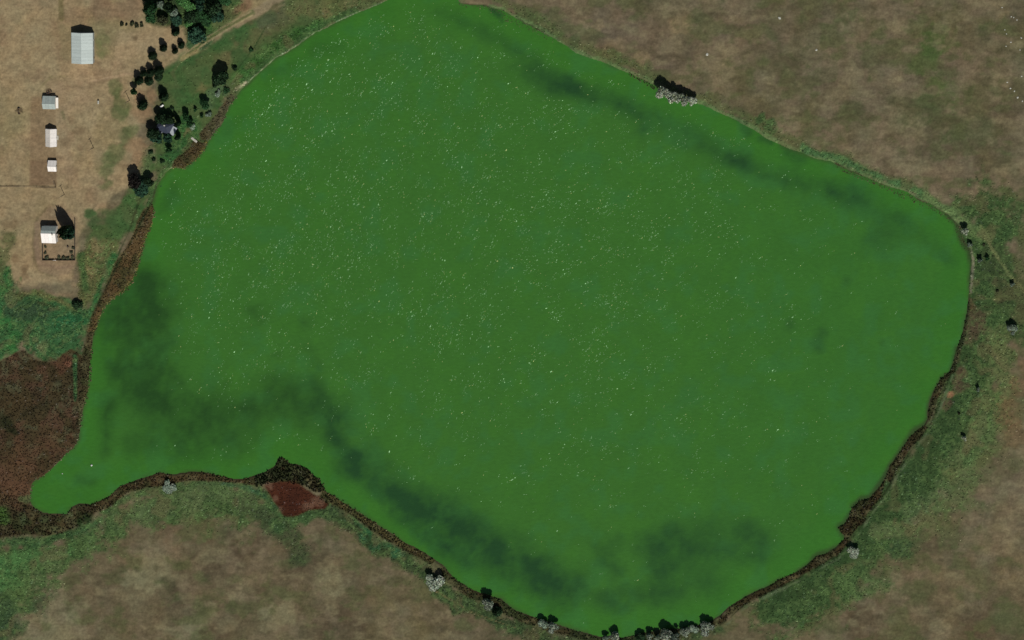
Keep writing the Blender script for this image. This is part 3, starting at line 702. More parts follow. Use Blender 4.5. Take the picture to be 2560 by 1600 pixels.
# ------------------------------------------------------------------ sun glints on the waves, modelled as pale flecks drawn out along the wind
def flecks():
    n = 10000
    cx = rng.uniform(330, 2430, n * 4); cy = rng.uniform(0, 1600, n * 4)
    dens = np.exp(-(((cx - 900) / 620) ** 2 + ((cy - 420) / 430) ** 2)) + .16 * (cx < 2250)
    dens += .35 * np.exp(-(((cx - 1500) / 420) ** 2 + ((cy - 700) / 420) ** 2))
    dp = DEEP[np.clip(((cy + 110) / WS).astype(int), 0, DEEP.shape[0] - 1), np.clip(((cx - 40) / WS).astype(int), 0, DEEP.shape[1] - 1)]
    dens *= 1 - .85 * sstep(.15, .5, dp)
    dens *= .3 + 1.1 * sstep(.4, .65, fbm(cx, cy, 40, 301, 3))
    dens *= sstep(12, 60, -grid_at(SD, cx, cy))
    dens *= 1 - .75 * sstep(1150, 1400, cy); dens *= 1 - .8 * sstep(1800, 2200, cx)
    dens *= sstep(330, 450, cx + np.maximum(0, 700 - cy) * .4)
    k = rng.rand(n * 4) < dens
    cx, cy = cx[k], cy[k]
    # each seed starts a short row of flecks
    m = rng.choice([1, 1, 1, 2, 2, 3, 4], len(cx))
    rep = np.repeat(np.arange(len(cx)), m)
    ang = np.radians(np.where(cx < 1250, 56, 34) + rng.normal(0, 9, len(cx)))[rep]
    t = rng.normal(0, 5.5, len(rep)); s_ = rng.normal(0, 1.2, len(rep))
    px = cx[rep] + np.cos(ang) * t + np.sin(ang) * s_; py = cy[rep] - np.sin(ang) * t + np.cos(ang) * s_
    c = to_ground(px, py)
    q = rng.rand(len(px))
    w = .045 + .08 * q ** 2.8; L = w * rng.uniform(1.8, 4.6, len(px))
    big = rng.rand(len(px)) < .035; w[big] *= 1.7; L[big] *= 1.2
    a2 = ang + rng.normal(0, .2, len(px))
    V = []; 
    for i in range(6):
        th = i * math.pi / 3
        lx = np.cos(th) * L * rng.uniform(.75, 1.2, len(px)); ly = math.sin(th) * w * rng.uniform(.75, 1.2, len(px))
        V.append(np.stack([c[:, 0] + np.cos(a2) * lx - np.sin(a2) * ly, c[:, 1] + np.sin(a2) * lx + np.cos(a2) * ly, np.full(len(px), .012)], -1))
    V.append(np.stack([c[:, 0], c[:, 1], .03 + w * .25], -1))
    V = np.stack(V, 1).reshape(-1, 3)
    b = np.arange(len(px))[:, None, None] * 7
    f = np.array([[i, (i + 1) % 6, 6] for i in range(6)])[None]
    F = (b + f).reshape(-1, 3)
    base = np.array([.25, .45, .22]) * rng.uniform(.55, 1.15, (len(px), 1)); 
    warm = rng.rand(len(px)) < .12; base[warm] = np.array([.36, .42, .16]); base[big] *= 1.6
    link('glint_flecks', mk_mesh('glint_flecks', V, F, M_GLINT, np.repeat(base, 7, 0)), kind='stuff',
         label='sun glints modelled as pale flecks in slanting rows over the open green water', cat='foam')  # category foam, but the flecks stand for sun glints
flecks()

# ------------------------------------------------------------------ grass tussocks and reeds: small lopsided cones of blades
def cones(px, py, rad, hgt, cols, sides=5):
    n = len(px)
    c = to_ground(px, py); z = grid_at(Z, px, py); z = np.maximum(z, -.1)
    V = []
    a0 = rng.uniform(0, 6.28, n)
    for i in range(sides):
        th = a0 + i * 2 * math.pi / sides + rng.normal(0, .25, n)
        r = rad * rng.uniform(.55, 1.35, n)
        V.append(np.stack([c[:, 0] + np.cos(th) * r, c[:, 1] + np.sin(th) * r, z - .06 + rng.uniform(0, .25, n) * hgt], -1))
    V.append(np.stack([c[:, 0] + rng.normal(0, .35, n) * rad, c[:, 1] + rng.normal(0, .35, n) * rad, z + hgt], -1))
    V = np.stack(V, 1).reshape(-1, 3)
    F = (np.arange(n)[:, None, None] * (sides + 1) + np.array([[i, (i + 1) % sides, sides] for i in range(sides)])[None]).reshape(-1, 3)
    cc = np.repeat(cols, sides + 1, 0).reshape(n, sides + 1, 3)
    cc = cc * rng.uniform(.8, 1.25, (n, sides + 1, 1))
    return V, F, np.clip(cc.reshape(-1, 3), 0, .6)
def reed_beds():
    for (poly, col, ecol, h, dens, lab), (sl, m) in zip(BEDS, bed_masks):
        p = np.array(poly, float)
        x0, y0 = p.min(0) - 4; x1, y1 = p.max(0) + 4
        x0 = max(x0, -60)
        n = int((x1 - x0) * (y1 - y0) * S * S * dens * 1.5)
        px = rng.uniform(x0, x1, n); py = rng.uniform(y0, y1, n)
        full = np.zeros((sl[0].stop - sl[0].start, sl[1].stop - sl[1].start)); full[:] = m
        i = np.clip(((px - gx[sl[1].start]) / STEP).astype(int), 0, full.shape[1] - 1); j = np.clip(((py - gy[sl[0].start]) / STEP).astype(int), 0, full.shape[0] - 1)
        mm = full[j, i]
        k = (rng.rand(n) < mm) & (mm > .3)
        px, py = px[k], py[k]; n = len(px)
        sd = grid_at(SDW, px, py)
        edge = (np.exp(-((sd - 1) / 5) ** 2) * .8 * (rng.rand(n) < .6))[:, None]
        base = grid_at(C, px, py) * 1.35
        base = base + (lin(ecol) / K * 1.3 - base) * edge
        pale = rng.rand(n) < .07
        base[pale] = base[pale] * 1.3 + .05
        base *= rng.uniform(.65, 1.35, (n, 1)) * (.92 if 'house' in lab else .78)
        hh = h * rng.uniform(.5, 1.25, n)
        V, F, cc = cones(px, py, rng.uniform(.25, .52, n), hh, base)
        link('reed_bed', mk_mesh('reed_bed', V, F, M_REED, cc), kind='stuff', label=lab, cat='reeds')
reed_beds()
def tussocks():
    n = 330000
    px = rng.uniform(-60, 2620, n); py = rng.uniform(-60, 1660, n)
    lu = grid_at(LUSH, px, py) * (.45 + 1.1 * grid_at(TEX, px, py))
    sd = grid_at(SDW, px, py)
    k = (rng.rand(n) < lu * .85) & (sd > 2)
    px, py = px[k], py[k]; n = len(px)
    base = grid_at(C, px, py) * rng.uniform(.75, 1.65, (n, 1))
    pale = rng.rand(n) < .10; base[pale] = base[pale] * 1.25 + .02
    hh = rng.uniform(.15, .6, n); 
    V, F, cc = cones(px, py, rng.uniform(.25, .7, n), hh, base, 4)
    link('grass_tussocks', mk_mesh('grass_tussocks', V, F, M_TUFT, cc), kind='stuff', label='rough green grass tussocks on the banks all round the lake', cat='grass')
tussocks()

# ------------------------------------------------------------------ trees
def quads_at(pos, nor, size, rs, jit=.6):
    n = len(pos)
    nor = nor + rs.normal(0, jit, (n, 3)); nor /= np.linalg.norm(nor, axis=1)[:, None] + 1e-9
    t = np.cross(nor, rs.normal(0, 1, (n, 3))); t /= np.linalg.norm(t, axis=1)[:, None] + 1e-9
    b = np.cross(nor, t)
    s = (size * rs.uniform(.55, 1.4, n))[:, None]
    V = np.stack([pos - t * s, pos - b * s * .7, pos + t * s, pos + b * s * .7], 1).reshape(-1, 3)
    return V, np.arange(n * 4).reshape(n, 4)
def crown_proto(kind, seed, mat, n=1100):
    rs = np.random.RandomState(seed)
    if kind == 'conifer':
        z = 1 - rs.rand(n) ** .6 * .93; z = np.clip(z, .06, 1)
        r = np.sin(np.clip(z * .9 + .1, 0, 1) * math.pi) ** .55 * (1 - z * .25) * (.92 + .1 * np.sin(z * 30 + rs.uniform(0, 6.3)))
        th = rs.uniform(0, 6.283, n); r = r * (.92 + .12 * np.cos(th * 5 + z * 9)) * rs.uniform(.6, 1.1, n)
        pos = np.stack([np.cos(th) * r, np.sin(th) * r, z], -1)
        nor = np.stack([np.cos(th), np.sin(th), np.full(n, .7)], -1); size = .10 * (0.7 + .4 * (1 - z))
    elif kind == 'poplar':
        k = 8; an = np.arange(k) * 2.4; rd = np.sqrt(np.arange(k) / k) * .75; cx = np.cos(an) * rd; cy = np.sin(an) * rd; hh = rs.uniform(.7, 1.0, k); rr = rs.uniform(.3, .44, k)
        i = rs.randint(0, k, n); t = rs.rand(n) ** .8
        rad = rr[i] * np.sin(np.clip(t * 1.02 + .06, 0, 1) * math.pi) ** .6 * rs.uniform(.6, 1.1, n)
        th = rs.uniform(0, 6.283, n)
        pos = np.stack([cx[i] + np.cos(th) * rad, cy[i] + np.sin(th) * rad, .1 + t * (hh[i] - .1)], -1)
        nor = np.stack([np.cos(th), np.sin(th), np.full(n, .5)], -1); size = np.full(n, .1)
    else:
        k = {'round': 11, 'open': 9, 'shrub': 7}[kind]
        c = rs.normal(0, 1, (k, 3)); c /= np.linalg.norm(c, axis=1)[:, None]
        c *= rs.uniform(.3, .66, (k, 1)); c[:, 2] = c[:, 2] * .55
        rr = rs.uniform(.25, .48, k)
        i = rs.randint(0, k, n); v = rs.normal(0, 1, (n, 3)); v /= np.linalg.norm(v, axis=1)[:, None]
        v[:, 2] = np.where(rs.rand(n) < .6, abs(v[:, 2]), v[:, 2])
        pos = c[i] + v * (rr[i] * rs.uniform(.65, 1.12, n))[:, None]
        zlo = {'round': .3, 'open': .25, 'shrub': .02}[kind]
        zz = (pos[:, 2] + .85) / 1.7
        pos[:, 2] = zlo + np.clip(zz, 0, 1) * (1 - zlo)
        nor = v; size = np.full(n, {'round': .1, 'open': .09, 'shrub': .13}[kind])
    V, F = quads_at(pos, nor, size, rs)
    V[:, 2] = np.maximum(V[:, 2], .02)
    br = rs.uniform(.65, 1.3, n)
    clump = .8 + .4 * vnoise(pos[:, 0] * 10 + 50, pos[:, 1] * 10 + pos[:, 2] * 7 + 50, 3, seed)
    col = np.ones((n, 3)) * (br * clump)[:, None] * (1 + rs.normal(0, .06, (n, 3)))
    return mk_mesh('crown', V, F, mat, np.repeat(col, 4, 0))
def trunk_proto(kind, seed):
    rs = random.Random(seed); m = MB()
    top = {'conifer': .92, 'poplar': .75, 'round': .6, 'open': .6, 'shrub': .4}[kind]
    m.bar((0, 0, -.08), (0.02, 0, top * .5), .06, .045, 7).bar((.02, 0, top * .5), (0, .02, top), .045, .015, 6)
    if kind != 'conifer':
        for i in range(6 if kind != 'poplar' else 4):
            a = i * 1.1 + rs.random(); z0 = top * rs.uniform(.3, .7); r = rs.uniform(.3, .62)
            m.bar((0.01, 0, z0), (math.cos(a) * r, math.sin(a) * r, min(.93, z0 + rs.uniform(.18, .4))), .026, .007, 5)
    else:
        for i in range(8):
            a = i * 2.4; z0 = .12 + i * .08; r = (1 - z0) * .55
            m.bar((0, 0, z0), (math.cos(a) * r, math.sin(a) * r, z0 + .03), .014, .004, 4)
    return mk_mesh('trunk', m.v, m.f, M_BARK)
LEAF = {
 'hedge':  leaf_material('dry_hedge_leaves', (.085, .095, .055)),
 'dark':   leaf_material('dark_evergreen_needles', (.024, .052, .022)),
 'green':  leaf_material('mid_green_leaves', (.032, .090, .032)),
 'bright': leaf_material('bright_green_leaves', (.075, .19, .055)),
 'teal':   leaf_material('bluish_green_leaves', (.034, .088, .050)),
 'grey':   leaf_material('silver_grey_willow_leaves', (.50, .54, .42)),
 'silver': leaf_material('dull_silver_willow_leaves', (.30, .345, .26)),
 'greyd':  leaf_material('dull_grey_green_leaves', (.21, .27, .20)),
 'brown':  leaf_material('dark_reddish_leaves', (.030, .026, .022)),
 'olive':  leaf_material('olive_leaves', (.060, .070, .034)),
}
PROTO = {}
def protos(kind, colour):
    k = (kind, colour)
    if k not in PROTO:
        seed = abs(hash((len(kind), len(PROTO)))) % 1000
        PROTO[k] = [(crown_proto(kind, 11 + 7 * len(PROTO) + i, LEAF[colour], {'conifer': 2000, 'poplar': 3200, 'round': 2200, 'open': 2000, 'shrub': 700}[kind]), trunk_proto(kind, i)) for i in range(3)]
    return PROTO[k]
tree_i = 0
NAME = {'conifer': 'evergreen_tree', 'poplar': 'poplar_tree', 'round': 'leafy_tree', 'open': 'willow_tree', 'shrub': 'shrub'}
def tree(kind, colour, box, label, group=None, h=None, r=None):
    """box = extent of crown plus shadow on the map: x0, y0, x1, y1"""
    global tree_i
    x0, y0, x1, y1 = box
    W = (x1 - x0) * S; H = (y1 - y0) * S
    if r is None: r = W * .5 * .95
    if h is None: h = max(r * (1.0 if kind == 'shrub' else 1.4), (H - 1.35 * r) / .56)
    bx = (x0 + x1) / 2 + .10 * h / S; by = y1 - (r * .95 + .07 * h) / S
    if kind == 'conifer': r *= 1.12
    if kind == 'open': r *= 1.22; h *= .8
    if group and 'grove' in group: r *= 1.18
    pr = protos(kind, colour)
    cr, tr = pr[tree_i % 3]; tree_i += 1
    t = thing(NAME[kind], label, 'shrub' if kind == 'shrub' else 'tree', place(bx, by, -.05), random.uniform(0, 6.28), group)
    t['x'] = 0; del t['x']
    for nm, me in (('trunk', tr), ('crown', cr)):
        o = link(nm, me, t); o.scale = (r, r, h)
        if nm == 'trunk': o.scale = (min(r, h * .6), min(r, h * .6), h)
    return t
GA = 'dark evergreens between the barn and the lake lawn'
for b, l in [
 ((428,55,450,91), 'slim dark evergreen at the corner of the stubble plot, just below the grove'),
 ((399,94,419,130), 'oval dark evergreen standing alone above the start of the wheel tracks'),
 ((370,116,394,151), 'larger dark evergreen with a green foot, leftmost of the loose row above the dark clump'),
 ((430,109,446,135), 'small slim dark evergreen, lower one of the pair beside the large bluish tree'),
 ((444,94,463,122), 'small rounded dark evergreen touching the left side of the large bluish tree'),
 ((336,174,360,213), 'dark evergreen at the left end of the tight clump'),
 ((351,165,369,192), 'small dark evergreen second from the left along the top of the tight clump'),
 ((366,155,388,192), 'dark evergreen in the middle of the top edge of the tight clump'),
 ((384,148,411,190), 'tallest dark evergreen at the top right of the tight clump'),
 ((361,192,386,214), 'low dark evergreen at the bottom middle of the tight clump'),
 ((385,178,409,203), 'dark evergreen at the right bottom of the tight clump'),
 ((343,233,370,276), 'large lone dark evergreen left of the bare path below the tight clump'),
 ((397,212,422,254), 'lone dark evergreen right of the bare patch, above the small white tank')]:
    tree('conifer', 'dark', b, l, GA)
tree('round', 'green', (327,203,348,237), 'small green leafy tree at the lower left tip of the dark clump')
# grove at the top of the picture
GG = 'trees of the grove at the top edge'
for kd, c, b, l in [
 ('conifer','green',(359,-22,390,36),'tall dark green tree at the upper left corner of the grove'),
 ('round','green',(364,22,394,60),'green tree at the lower left corner of the grove beside the stubble'),
 ('round','greyd',(392,-8,418,24),'dull grey green tree second from the left at the grove top'),
 ('round','olive',(394,26,424,64),'olive brown tree on the lower edge of the grove above the bare plot'),
 ('round','dark',(412,-25,444,34),'very dark broad tree in the upper middle left of the grove'),
 ('round','greyd',(424,14,450,42),'grey blue lit tree below the very dark one in the grove'),
 ('round','bright',(438,-22,474,18),'bright green tree at the top of the grove, the palest there'),
 ('round','bright',(456,2,490,30),'bright green tree right beside and below the palest one in the grove'),
 ('round','teal',(430,40,462,66),'low dark bluish tree at the bottom middle of the grove'),
 ('conifer','dark',(462,24,498,60),'dark tree in the centre of the grove under the bright green ones'),
 ('round','teal',(488,-18,518,24),'bluish green tree at the top centre right of the grove'),
 ('round','green',(486,20,518,54),'mid green tree right of the dark centre of the grove'),
 ('conifer','dark',(514,-26,552,36),'black looking tall tree in the right part of the grove'),
 ('round','green',(540,-22,580,12),'green leafy tree at the right end of the grove top'),
 ('round','green',(502,34,534,66),'green tree on the lower right side of the grove'),
 ('round','teal',(530,24,564,58),'bluish green low tree at the right foot of the grove near the road'),
 ('round','bright',(464,46,492,70),'small bright green tree tucked at the lower edge of the grove')]:
    tree(kd, c, b, l, GG)
tree('round', 'teal', (460,58,522,116), 'large bluish green round tree beside the wheel tracks below the grove', h=8.5, r=5.6)
GH = 'bushes in the hedge row right of the barn'
for b, l in [((299,54,313,67),'small brown bush at the left end of the short hedge right of the barn'),((314,57,322,65),'tiny bush between the gaps of the short hedge right of the barn'),
 ((323,53,341,69),'dark green hedge bush, left one of the three joined ones right of the barn'),((335,54,351,70),'dark green hedge bush, middle one of the three joined ones right of the barn'),((348,56,363,69),'dark green hedge bush, right one of the three joined ones right of the barn')]:
    tree('shrub', 'olive', b, l, GH, h=2.0)
tree('round', 'dark', (534,150,578,216), 'large dark tree on the lawn near the gravel shore', h=10.5, r=4.6)
tree('round', 'dark', (530,186,553,218), 'smaller dark tree leaning against the left of the large lawn tree')
tree('shrub', 'dark', (579,156,599,179), 'round dark bush right of the large dark lawn tree', h=3.0)
tree('shrub', 'green', (622,115,638,132), 'single small round bush on the thin dark line above the lawn', h=2.2)
tree('round', 'green', (496,237,530,276), 'round dark green tree near the shore halfway to the farmhouse')
GF = 'bushes between the farmhouse and the shore'
for kd, c, b, l in [('conifer','dark',(438,276,452,316),'upper dark columnar bush right of the farmhouse'),('conifer','dark',(438,312,451,350),'lower dark columnar bush right of the farmhouse'),
 ('round','green',(453,268,480,304),'dark green tree right of the farmhouse columns'),('round','green',(466,288,490,318),'dark green tree slanting towards the pale dock'),
 ('shrub','green',(484,262,497,280),'small bush between the farmhouse bushes and the round shore tree'),('shrub','green',(498,278,512,295),'small dark bush below the round shore tree'),
 ('shrub','greyd',(512,276,532,296),'grey bush at the head of the faded brown reeds'),('shrub','greyd',(530,222,556,244),'pale grey bush below the large lawn tree'),
 ('shrub','greyd',(470,306,492,326),'grey green bush just above the pale dock'),('shrub','dark',(423,262,438,277),'small round dark bush right of the white tank'),
 ('shrub','green',(415,350,436,384),'green bush on the slope under the farmhouse'),('shrub','green',(556,214,578,236),'green bush beside the pale sandy spit'),
 ('shrub','dark',(396,394,414,412),'dark bush left of the pale stone at the shore below the farmhouse'),('shrub','dark',(370,371,386,387),'small round dark bush, upper of two left of the shore below the farmhouse'),
 ('shrub','dark',(379,391,391,405),'small dark bush, lower of two left of the shore below the farmhouse')]:
    tree(kd, c, b, l, GF)
tree('round','dark',(372,280,404,352),'tall dark tree along the left side of the farmhouse', h=9.5, r=3.9)
tree('round','dark',(388,268,424,314),'dark tree over the north west corner of the farmhouse', h=8.5, r=3.8)
tree('round','dark',(410,274,440,312),'dark tree over the north east corner of the farmhouse', h=7.5, r=3)
tree('round','teal',(376,320,410,360),'bluish tree at the lower left corner of the farmhouse', h=7, r=3.6)
tree('round','teal',(406,326,434,358),'low bluish green tree below the farmhouse', h=6, r=3)
tree('round','brown',(314,424,366,476),'broad dark reddish tree on the west shore below the farmhouse', h=9.5, r=4.6)
tree('round','dark',(360,426,392,470),'dark tree right of the reddish one at the west shore')
tree('round','teal',(324,450,386,500),'wide bluish green tree in front of the reddish one', h=6.5, r=5.4)
tree('shrub','green',(396,458,410,474),'small bush standing in the water edge off the reddish tree', h=1.6)
tree('poplar','dark',(146,496,178,592),'tall spiky dark tree, left half of the pair beside the white roofed house', h=20, r=3.0)
tree('poplar','teal',(156,520,192,600),'bushy green tree, right half of the pair beside the white roofed house', h=14, r=3.4)
tree('shrub','dark',(180,742,213,775),'round black looking bush south east of the fenced yard', h=4.2)
GY_ = 'shrubs planted inside the fenced yard'
for b, l in [((142,634,156,650),'hedge shrub just right of the white gate in the fenced yard'),((153,634,167,650),'second hedge shrub right of the white gate'),((164,634,178,650),'third hedge shrub right of the white gate'),((175,630,190,650),'hedge shrub in the lower right corner of the fenced yard'),
 ((111,636,126,650),'shrub in the lower left corner of the fenced yard'),((109,620,120,636),'shrub halfway along the left fence of the yard'),((110,606,120,620),'shrub against the left fence just under the white roofed house'),((180,608,191,624),'small shrub at the right fence of the yard'),((174,622,186,634),'small shrub above the lower right corner of the fenced yard')]:
    tree('shrub','hedge',b,l,GY_,h=1.3)
# silver willows
GN = 'silver willows on the north bank'
for b, l in [((1640,186,1674,246),'leftmost and tallest silver willow of the group on the north bank'),((1662,196,1694,256),'second silver willow from the left on the north bank'),((1684,206,1710,257),'middle silver willow on the north bank'),
 ((1700,214,1726,262),'fourth silver willow from the left on the north bank'),((1718,222,1742,264),'rightmost silver willow of the group on the north bank')]:
    tree('open','grey',b,l,GN)
GS = 'silver willows along the bottom shore'
tree('open','silver',(1060,1404,1113,1480),'largest silver willow at the left of the bottom shore, alone by the field', h=8.5, r=4.8)
for c, b, l in [('silver',(1204,1472,1238,1528),'silver willow next to the small dark cedar on the bottom shore'),
 ('greyd',(1344,1538,1370,1572),'left one of two joined grey willows on the bottom shore'),('silver',(1366,1536,1396,1580),'right one of two joined grey willows on the bottom shore'),
 ('greyd',(1504,1574,1522,1602),'small dull willow left of the lone bottom edge willow'),('silver',(1524,1558,1552,1602),'willow alone at the bottom edge, left of the long willow row'),
 ('silver',(1613,1564,1634,1600),'first pale willow at the left of the long bottom row'),('silver',(1634,1566,1654,1602),'second pale willow of the long bottom row'),
 ('silver',(1650,1552,1684,1602),'broad pale willow in the middle of the long bottom row'),('greyd',(1676,1560,1702,1606),'dark sided willow right of the broad one in the long bottom row'),
 ('silver',(1696,1552,1724,1592),'pale willow at the right of the long bottom row'),('greyd',(1722,1558,1746,1584),'low willow between the long bottom row and its last tree'),
 ('silver',(1744,1536,1784,1586),'last willow of the bottom row, at the right end')]:
    tree('open',c,b,l,GS)
tree('conifer','dark',(1228,1508,1256,1542),'small dark cedar just right of a silver willow on the bottom shore')
tree('round','dark',(1586,1578,1616,1606),'dark round tree at the left start of the long willow row')
tree('open','greyd',(408,1184,442,1232),'single grey willow in the reeds of the inlet south shore', h=4.5)
tree('open','silver',(2118,1342,2152,1398),'single silver willow behind the south east shore', h=6.5)
GE = 'scattered small bushes on the east bank'
for c, b, l in [('grey',(2402,550,2421,588),'silver bush right at the north east corner of the water'),('greyd',(2417,598,2433,619),'small grey bush at the top end of the pebble strip'),
 ('greyd',(2442,633,2459,657),'left bush of the pair just east of the pebble strip'),('green',(2462,632,2477,653),'right bush of the pair just east of the pebble strip'),
 ('olive',(2455,607,2465,617),'tiny bush above the pair near the pebble strip'),('greyd',(2524,696,2539,716),'small bush close to the right edge beside the pale track'),
 ('olive',(2488,721,2499,733),'tiny bush in the middle of the combed grass on the east bank'),('greyd',(2516,798,2542,834),'largest dark bush on the east bank near the right edge'),
 ('greyd',(2438,957,2452,978),'small bush right of the bare reddish spot'),('grey',(2403,1079,2419,1102),'round bush alone on the lower east bank'),('olive',(2394,1026,2403,1037),'tiny bush between the reddish spot and the lone round bush')]:
    tree('open' if 'silver' in l or 'largest' in l else 'shrub',c,b,l,GE)

# ------------------------------------------------------------------ buildings
def building(name, label, cat, roof, axis, eave, ridge, roof_m, roof_m2, wall_m, panels, ridge_at=.5, brk=None):
    """roof = x0,y0,x1,y1 of the roof as seen on the map; axis 'ns' or 'ew' is the ridge direction.
       brk = (fraction, height) adds a break in the north slope"""
    x0, y0, x1, y1 = roof
    a = to_ground(x0, y1, eave + 1.2); b = to_ground(x1, y0, eave + 1.2)
    cx, cy = (a[0] + b[0]) / 2, (a[1] + b[1]) / 2
    w, l = (b[0] - a[0]), (b[1] - a[1])
    gz = place(1280 + cx / S, 800 - cy / S)[2]
    root = thing(name, label, cat, (cx, cy, gz))
    ov = .22
    hx, hy = w / 2 - ov, l / 2 - ov
    # roof profile across the ridge: list of (coordinate, height)
    if axis == 'ns':
        prof = [(-w / 2, eave), (-w / 2 + w * ridge_at, ridge), (w / 2, eave)]
    else:
        prof = [(-l / 2, eave), (-l / 2 + l * (1 - ridge_at), ridge)]
        if brk: prof.append((l / 2 - l * brk[0], brk[1]))
        prof.append((l / 2, eave if not brk else brk[2]))
    def pt(c, h, t): return (c, t, h) if axis == 'ns' else (t, c, h)
    half = l / 2 if axis == 'ns' else w / 2
    # walls: side boxes and gable slabs
    mb = MB()
    T = .14
    def roof_h(c):
        for (c0, h0), (c1, h1) in zip(prof, prof[1:]):
            if c <= c1 + 1e-6: return h0 + (h1 - h0) * (c - c0) / (c1 - c0)
        return prof[-1][1]
    hc = hx if axis == 'ns' else hy; ht = hy if axis == 'ns' else hx
    outline = [(-hc, -.5), (hc, -.5), (hc, roof_h(hc) - .1)] + [(c, h - .1) for c, h in reversed(prof[1:-1])] + [(-hc, roof_h(-hc) - .1)]
    if axis == 'ns':
        mb.prism([(c, -ht, h) for c, h in outline], (0, T, 0)); mb.prism([(c, ht - T, h) for c, h in outline], (0, T, 0))
        mb.box(-hc, -hc + T, -ht + T + .003, ht - T - .003, -.5, roof_h(-hc) - .12).box(hc - T, hc, -ht + T + .003, ht - T - .003, -.5, roof_h(hc) - .12)
    else:
        mb.prism([(-ht, c, h) for c, h in outline], (T, 0, 0)); mb.prism([(ht - T, c, h) for c, h in outline], (T, 0, 0))
        mb.box(-ht + T + .003, ht - T - .003, -hc, -hc + T, -.5, roof_h(-hc) - .12).box(-ht + T + .003, ht - T - .003, hc - T, hc, -.5, roof_h(hc) - .12)
    wall = mb.make('wall', wall_m, root)
    # roof sheets
    slopes = list(zip(prof, prof[1:]))
    for si, ((c0, h0), (c1, h1)) in enumerate(slopes):
        west = si == 0
        m = roof_m if west else (roof_m2 or roof_m)
        step = 2 * half / panels
        L = math.hypot(c1 - c0, h1 - h0); nrm = (-(h1 - h0) / L, (c1 - c0) / L)
        sheet = None
        for k in range(panels):
            t0 = -half + k * step + .02; t1 = t0 + step - .04
            lift = .012 * (k % 2) + random.uniform(0, .01)
            g0, g1 = .02 / L, 1 - .02 / L
            e0 = (c0 + (c1 - c0) * g0 + nrm[0] * lift, h0 + (h1 - h0) * g0 + nrm[1] * lift); e1 = (c0 + (c1 - c0) * g1 + nrm[0] * lift, h0 + (h1 - h0) * g1 + nrm[1] * lift)
            off = (nrm[0] * .06, nrm[1] * .06)
            p = MB()
            A = [pt(e0[0], e0[1], t0), pt(e1[0], e1[1], t0), pt(e1[0], e1[1], t1), pt(e0[0], e0[1], t1)]
            p.prism(A, (off[0], 0, off[1]) if axis == 'ns' else (0, off[0], off[1]))
            nr = max(2, int(step / .6))
            for r in range(nr):       # standing ribs
                tt = t0 + (r + .5) * (t1 - t0) / nr
                B = [pt(e0[0] + off[0], e0[1] + off[1], tt - .03), pt(e1[0] + off[0], e1[1] + off[1], tt - .03), pt(e1[0] + off[0], e1[1] + off[1], tt + .03), pt(e0[0] + off[0], e0[1] + off[1], tt + .03)]
                p.prism(B, (nrm[0] * .035, 0, nrm[1] * .035) if axis == 'ns' else (0, nrm[0] * .035, nrm[1] * .035))
            p.make('roof_sheet', m, root)
    # ridge cap
    rc, rh = max(prof, key=lambda q: q[1])
    q = MB()
    A = [pt(rc - .22, rh - .02, -half - .02), pt(rc, rh + .16, -half - .02), pt(rc + .22, rh - .02, -half - .02)]
    q.prism(A, (0, 2 * half + .04, 0) if axis == 'ns' else (2 * half + .04, 0, 0))
    q.make('ridge_cap', roof_m, root)
    return root, hx, hy
MR_BARN_W = roof_material('barn_roof_steel', tuple(lin((184, 194, 188)) / 1.02))
MR_WHITE = roof_material('white_sheet_roof', (.80, .755, .70), .05)
MR_CREAM = roof_material('cream_sheet_roof', (.72, .675, .60), .05)
MR_GREY = roof_material('grey_blue_sheet_roof', tuple(lin((156, 166, 160)) / 1.0))
MR_HOUSE = roof_material('slate_blue_shingle_roof', tuple(lin((54, 60, 74)) / K), .2, ((1, 1, 1), (0, 0, 0)))
MW_STEEL = flat_material('pale_steel_wall', (.38, .42, .41), .6, .3, .06, 1)
MW_WHITE = flat_material('white_board_wall', (.72, .70, .65), .7, .2, .08, 1.5)
MW_GREY = flat_material('grey_board_wall', (.30, .31, .31), .8, .2, .12, 1.5)
def wall_bits(root, hx, hy, door_y=None, wins=(), dw=.9, dh=2.0, south=None):
    """door and windows on the east wall (and a big door on the south wall)"""
    if door_y is not None:
        d = MB().box(hx, hx + .05, door_y - dw / 2, door_y + dw / 2, -.05, dh).make('door', M_WOOD, root)
        MB().bar((hx + .05, door_y + dw * .32, dh * .5), (hx + .1, door_y + dw * .32, dh * .5), .03, .03, 6).make('handle', M_DARKIRON, d)
    for y in wins:
        f = MB().box(hx, hx + .06, y - .5, y + .5, 1.0, 1.9).make('window', M_WHITE, root)
        MB().box(hx + .06, hx + .075, y - .42, y + .42, 1.08, 1.82).make('pane', M_GLASS, f)
    if south:
        MB().box(-south[0] / 2, -.02, -hy - .06, -hy, -.05, south[1]).make('sliding_door', M_WHITE, root)
        MB().box(.02, south[0] / 2, -hy - .06, -hy, -.05, south[1]).make('sliding_door', M_WHITE, root)
b1, hx, hy = building('metal_barn', 'largest building, a grey steel barn with its ridge running down the picture', 'barn', (180, 82, 233, 158), 'ns', 4.2, 6.6, MR_BARN_W, None, MW_STEEL, 9)
wall_bits(b1, hx, hy, -5, (0, 4), south=(5, 3.8))
b2, hx, hy = building('machine_shed', 'blue grey roofed shed with a narrow pale lean-to, topmost of the small sheds', 'shed', (108, 240, 140, 272), 'ew', 2.4, 4.3, MR_GREY, None, MW_WHITE, 4, .56)
lt = MB()
lt.prism([(hx + .16, -hy + .2, 1.9), (hx + 1.35, -hy + .2, 1.45), (hx + 1.35, hy - .6, 1.45), (hx + .16, hy - .6, 1.9)], (0, 0, .08))
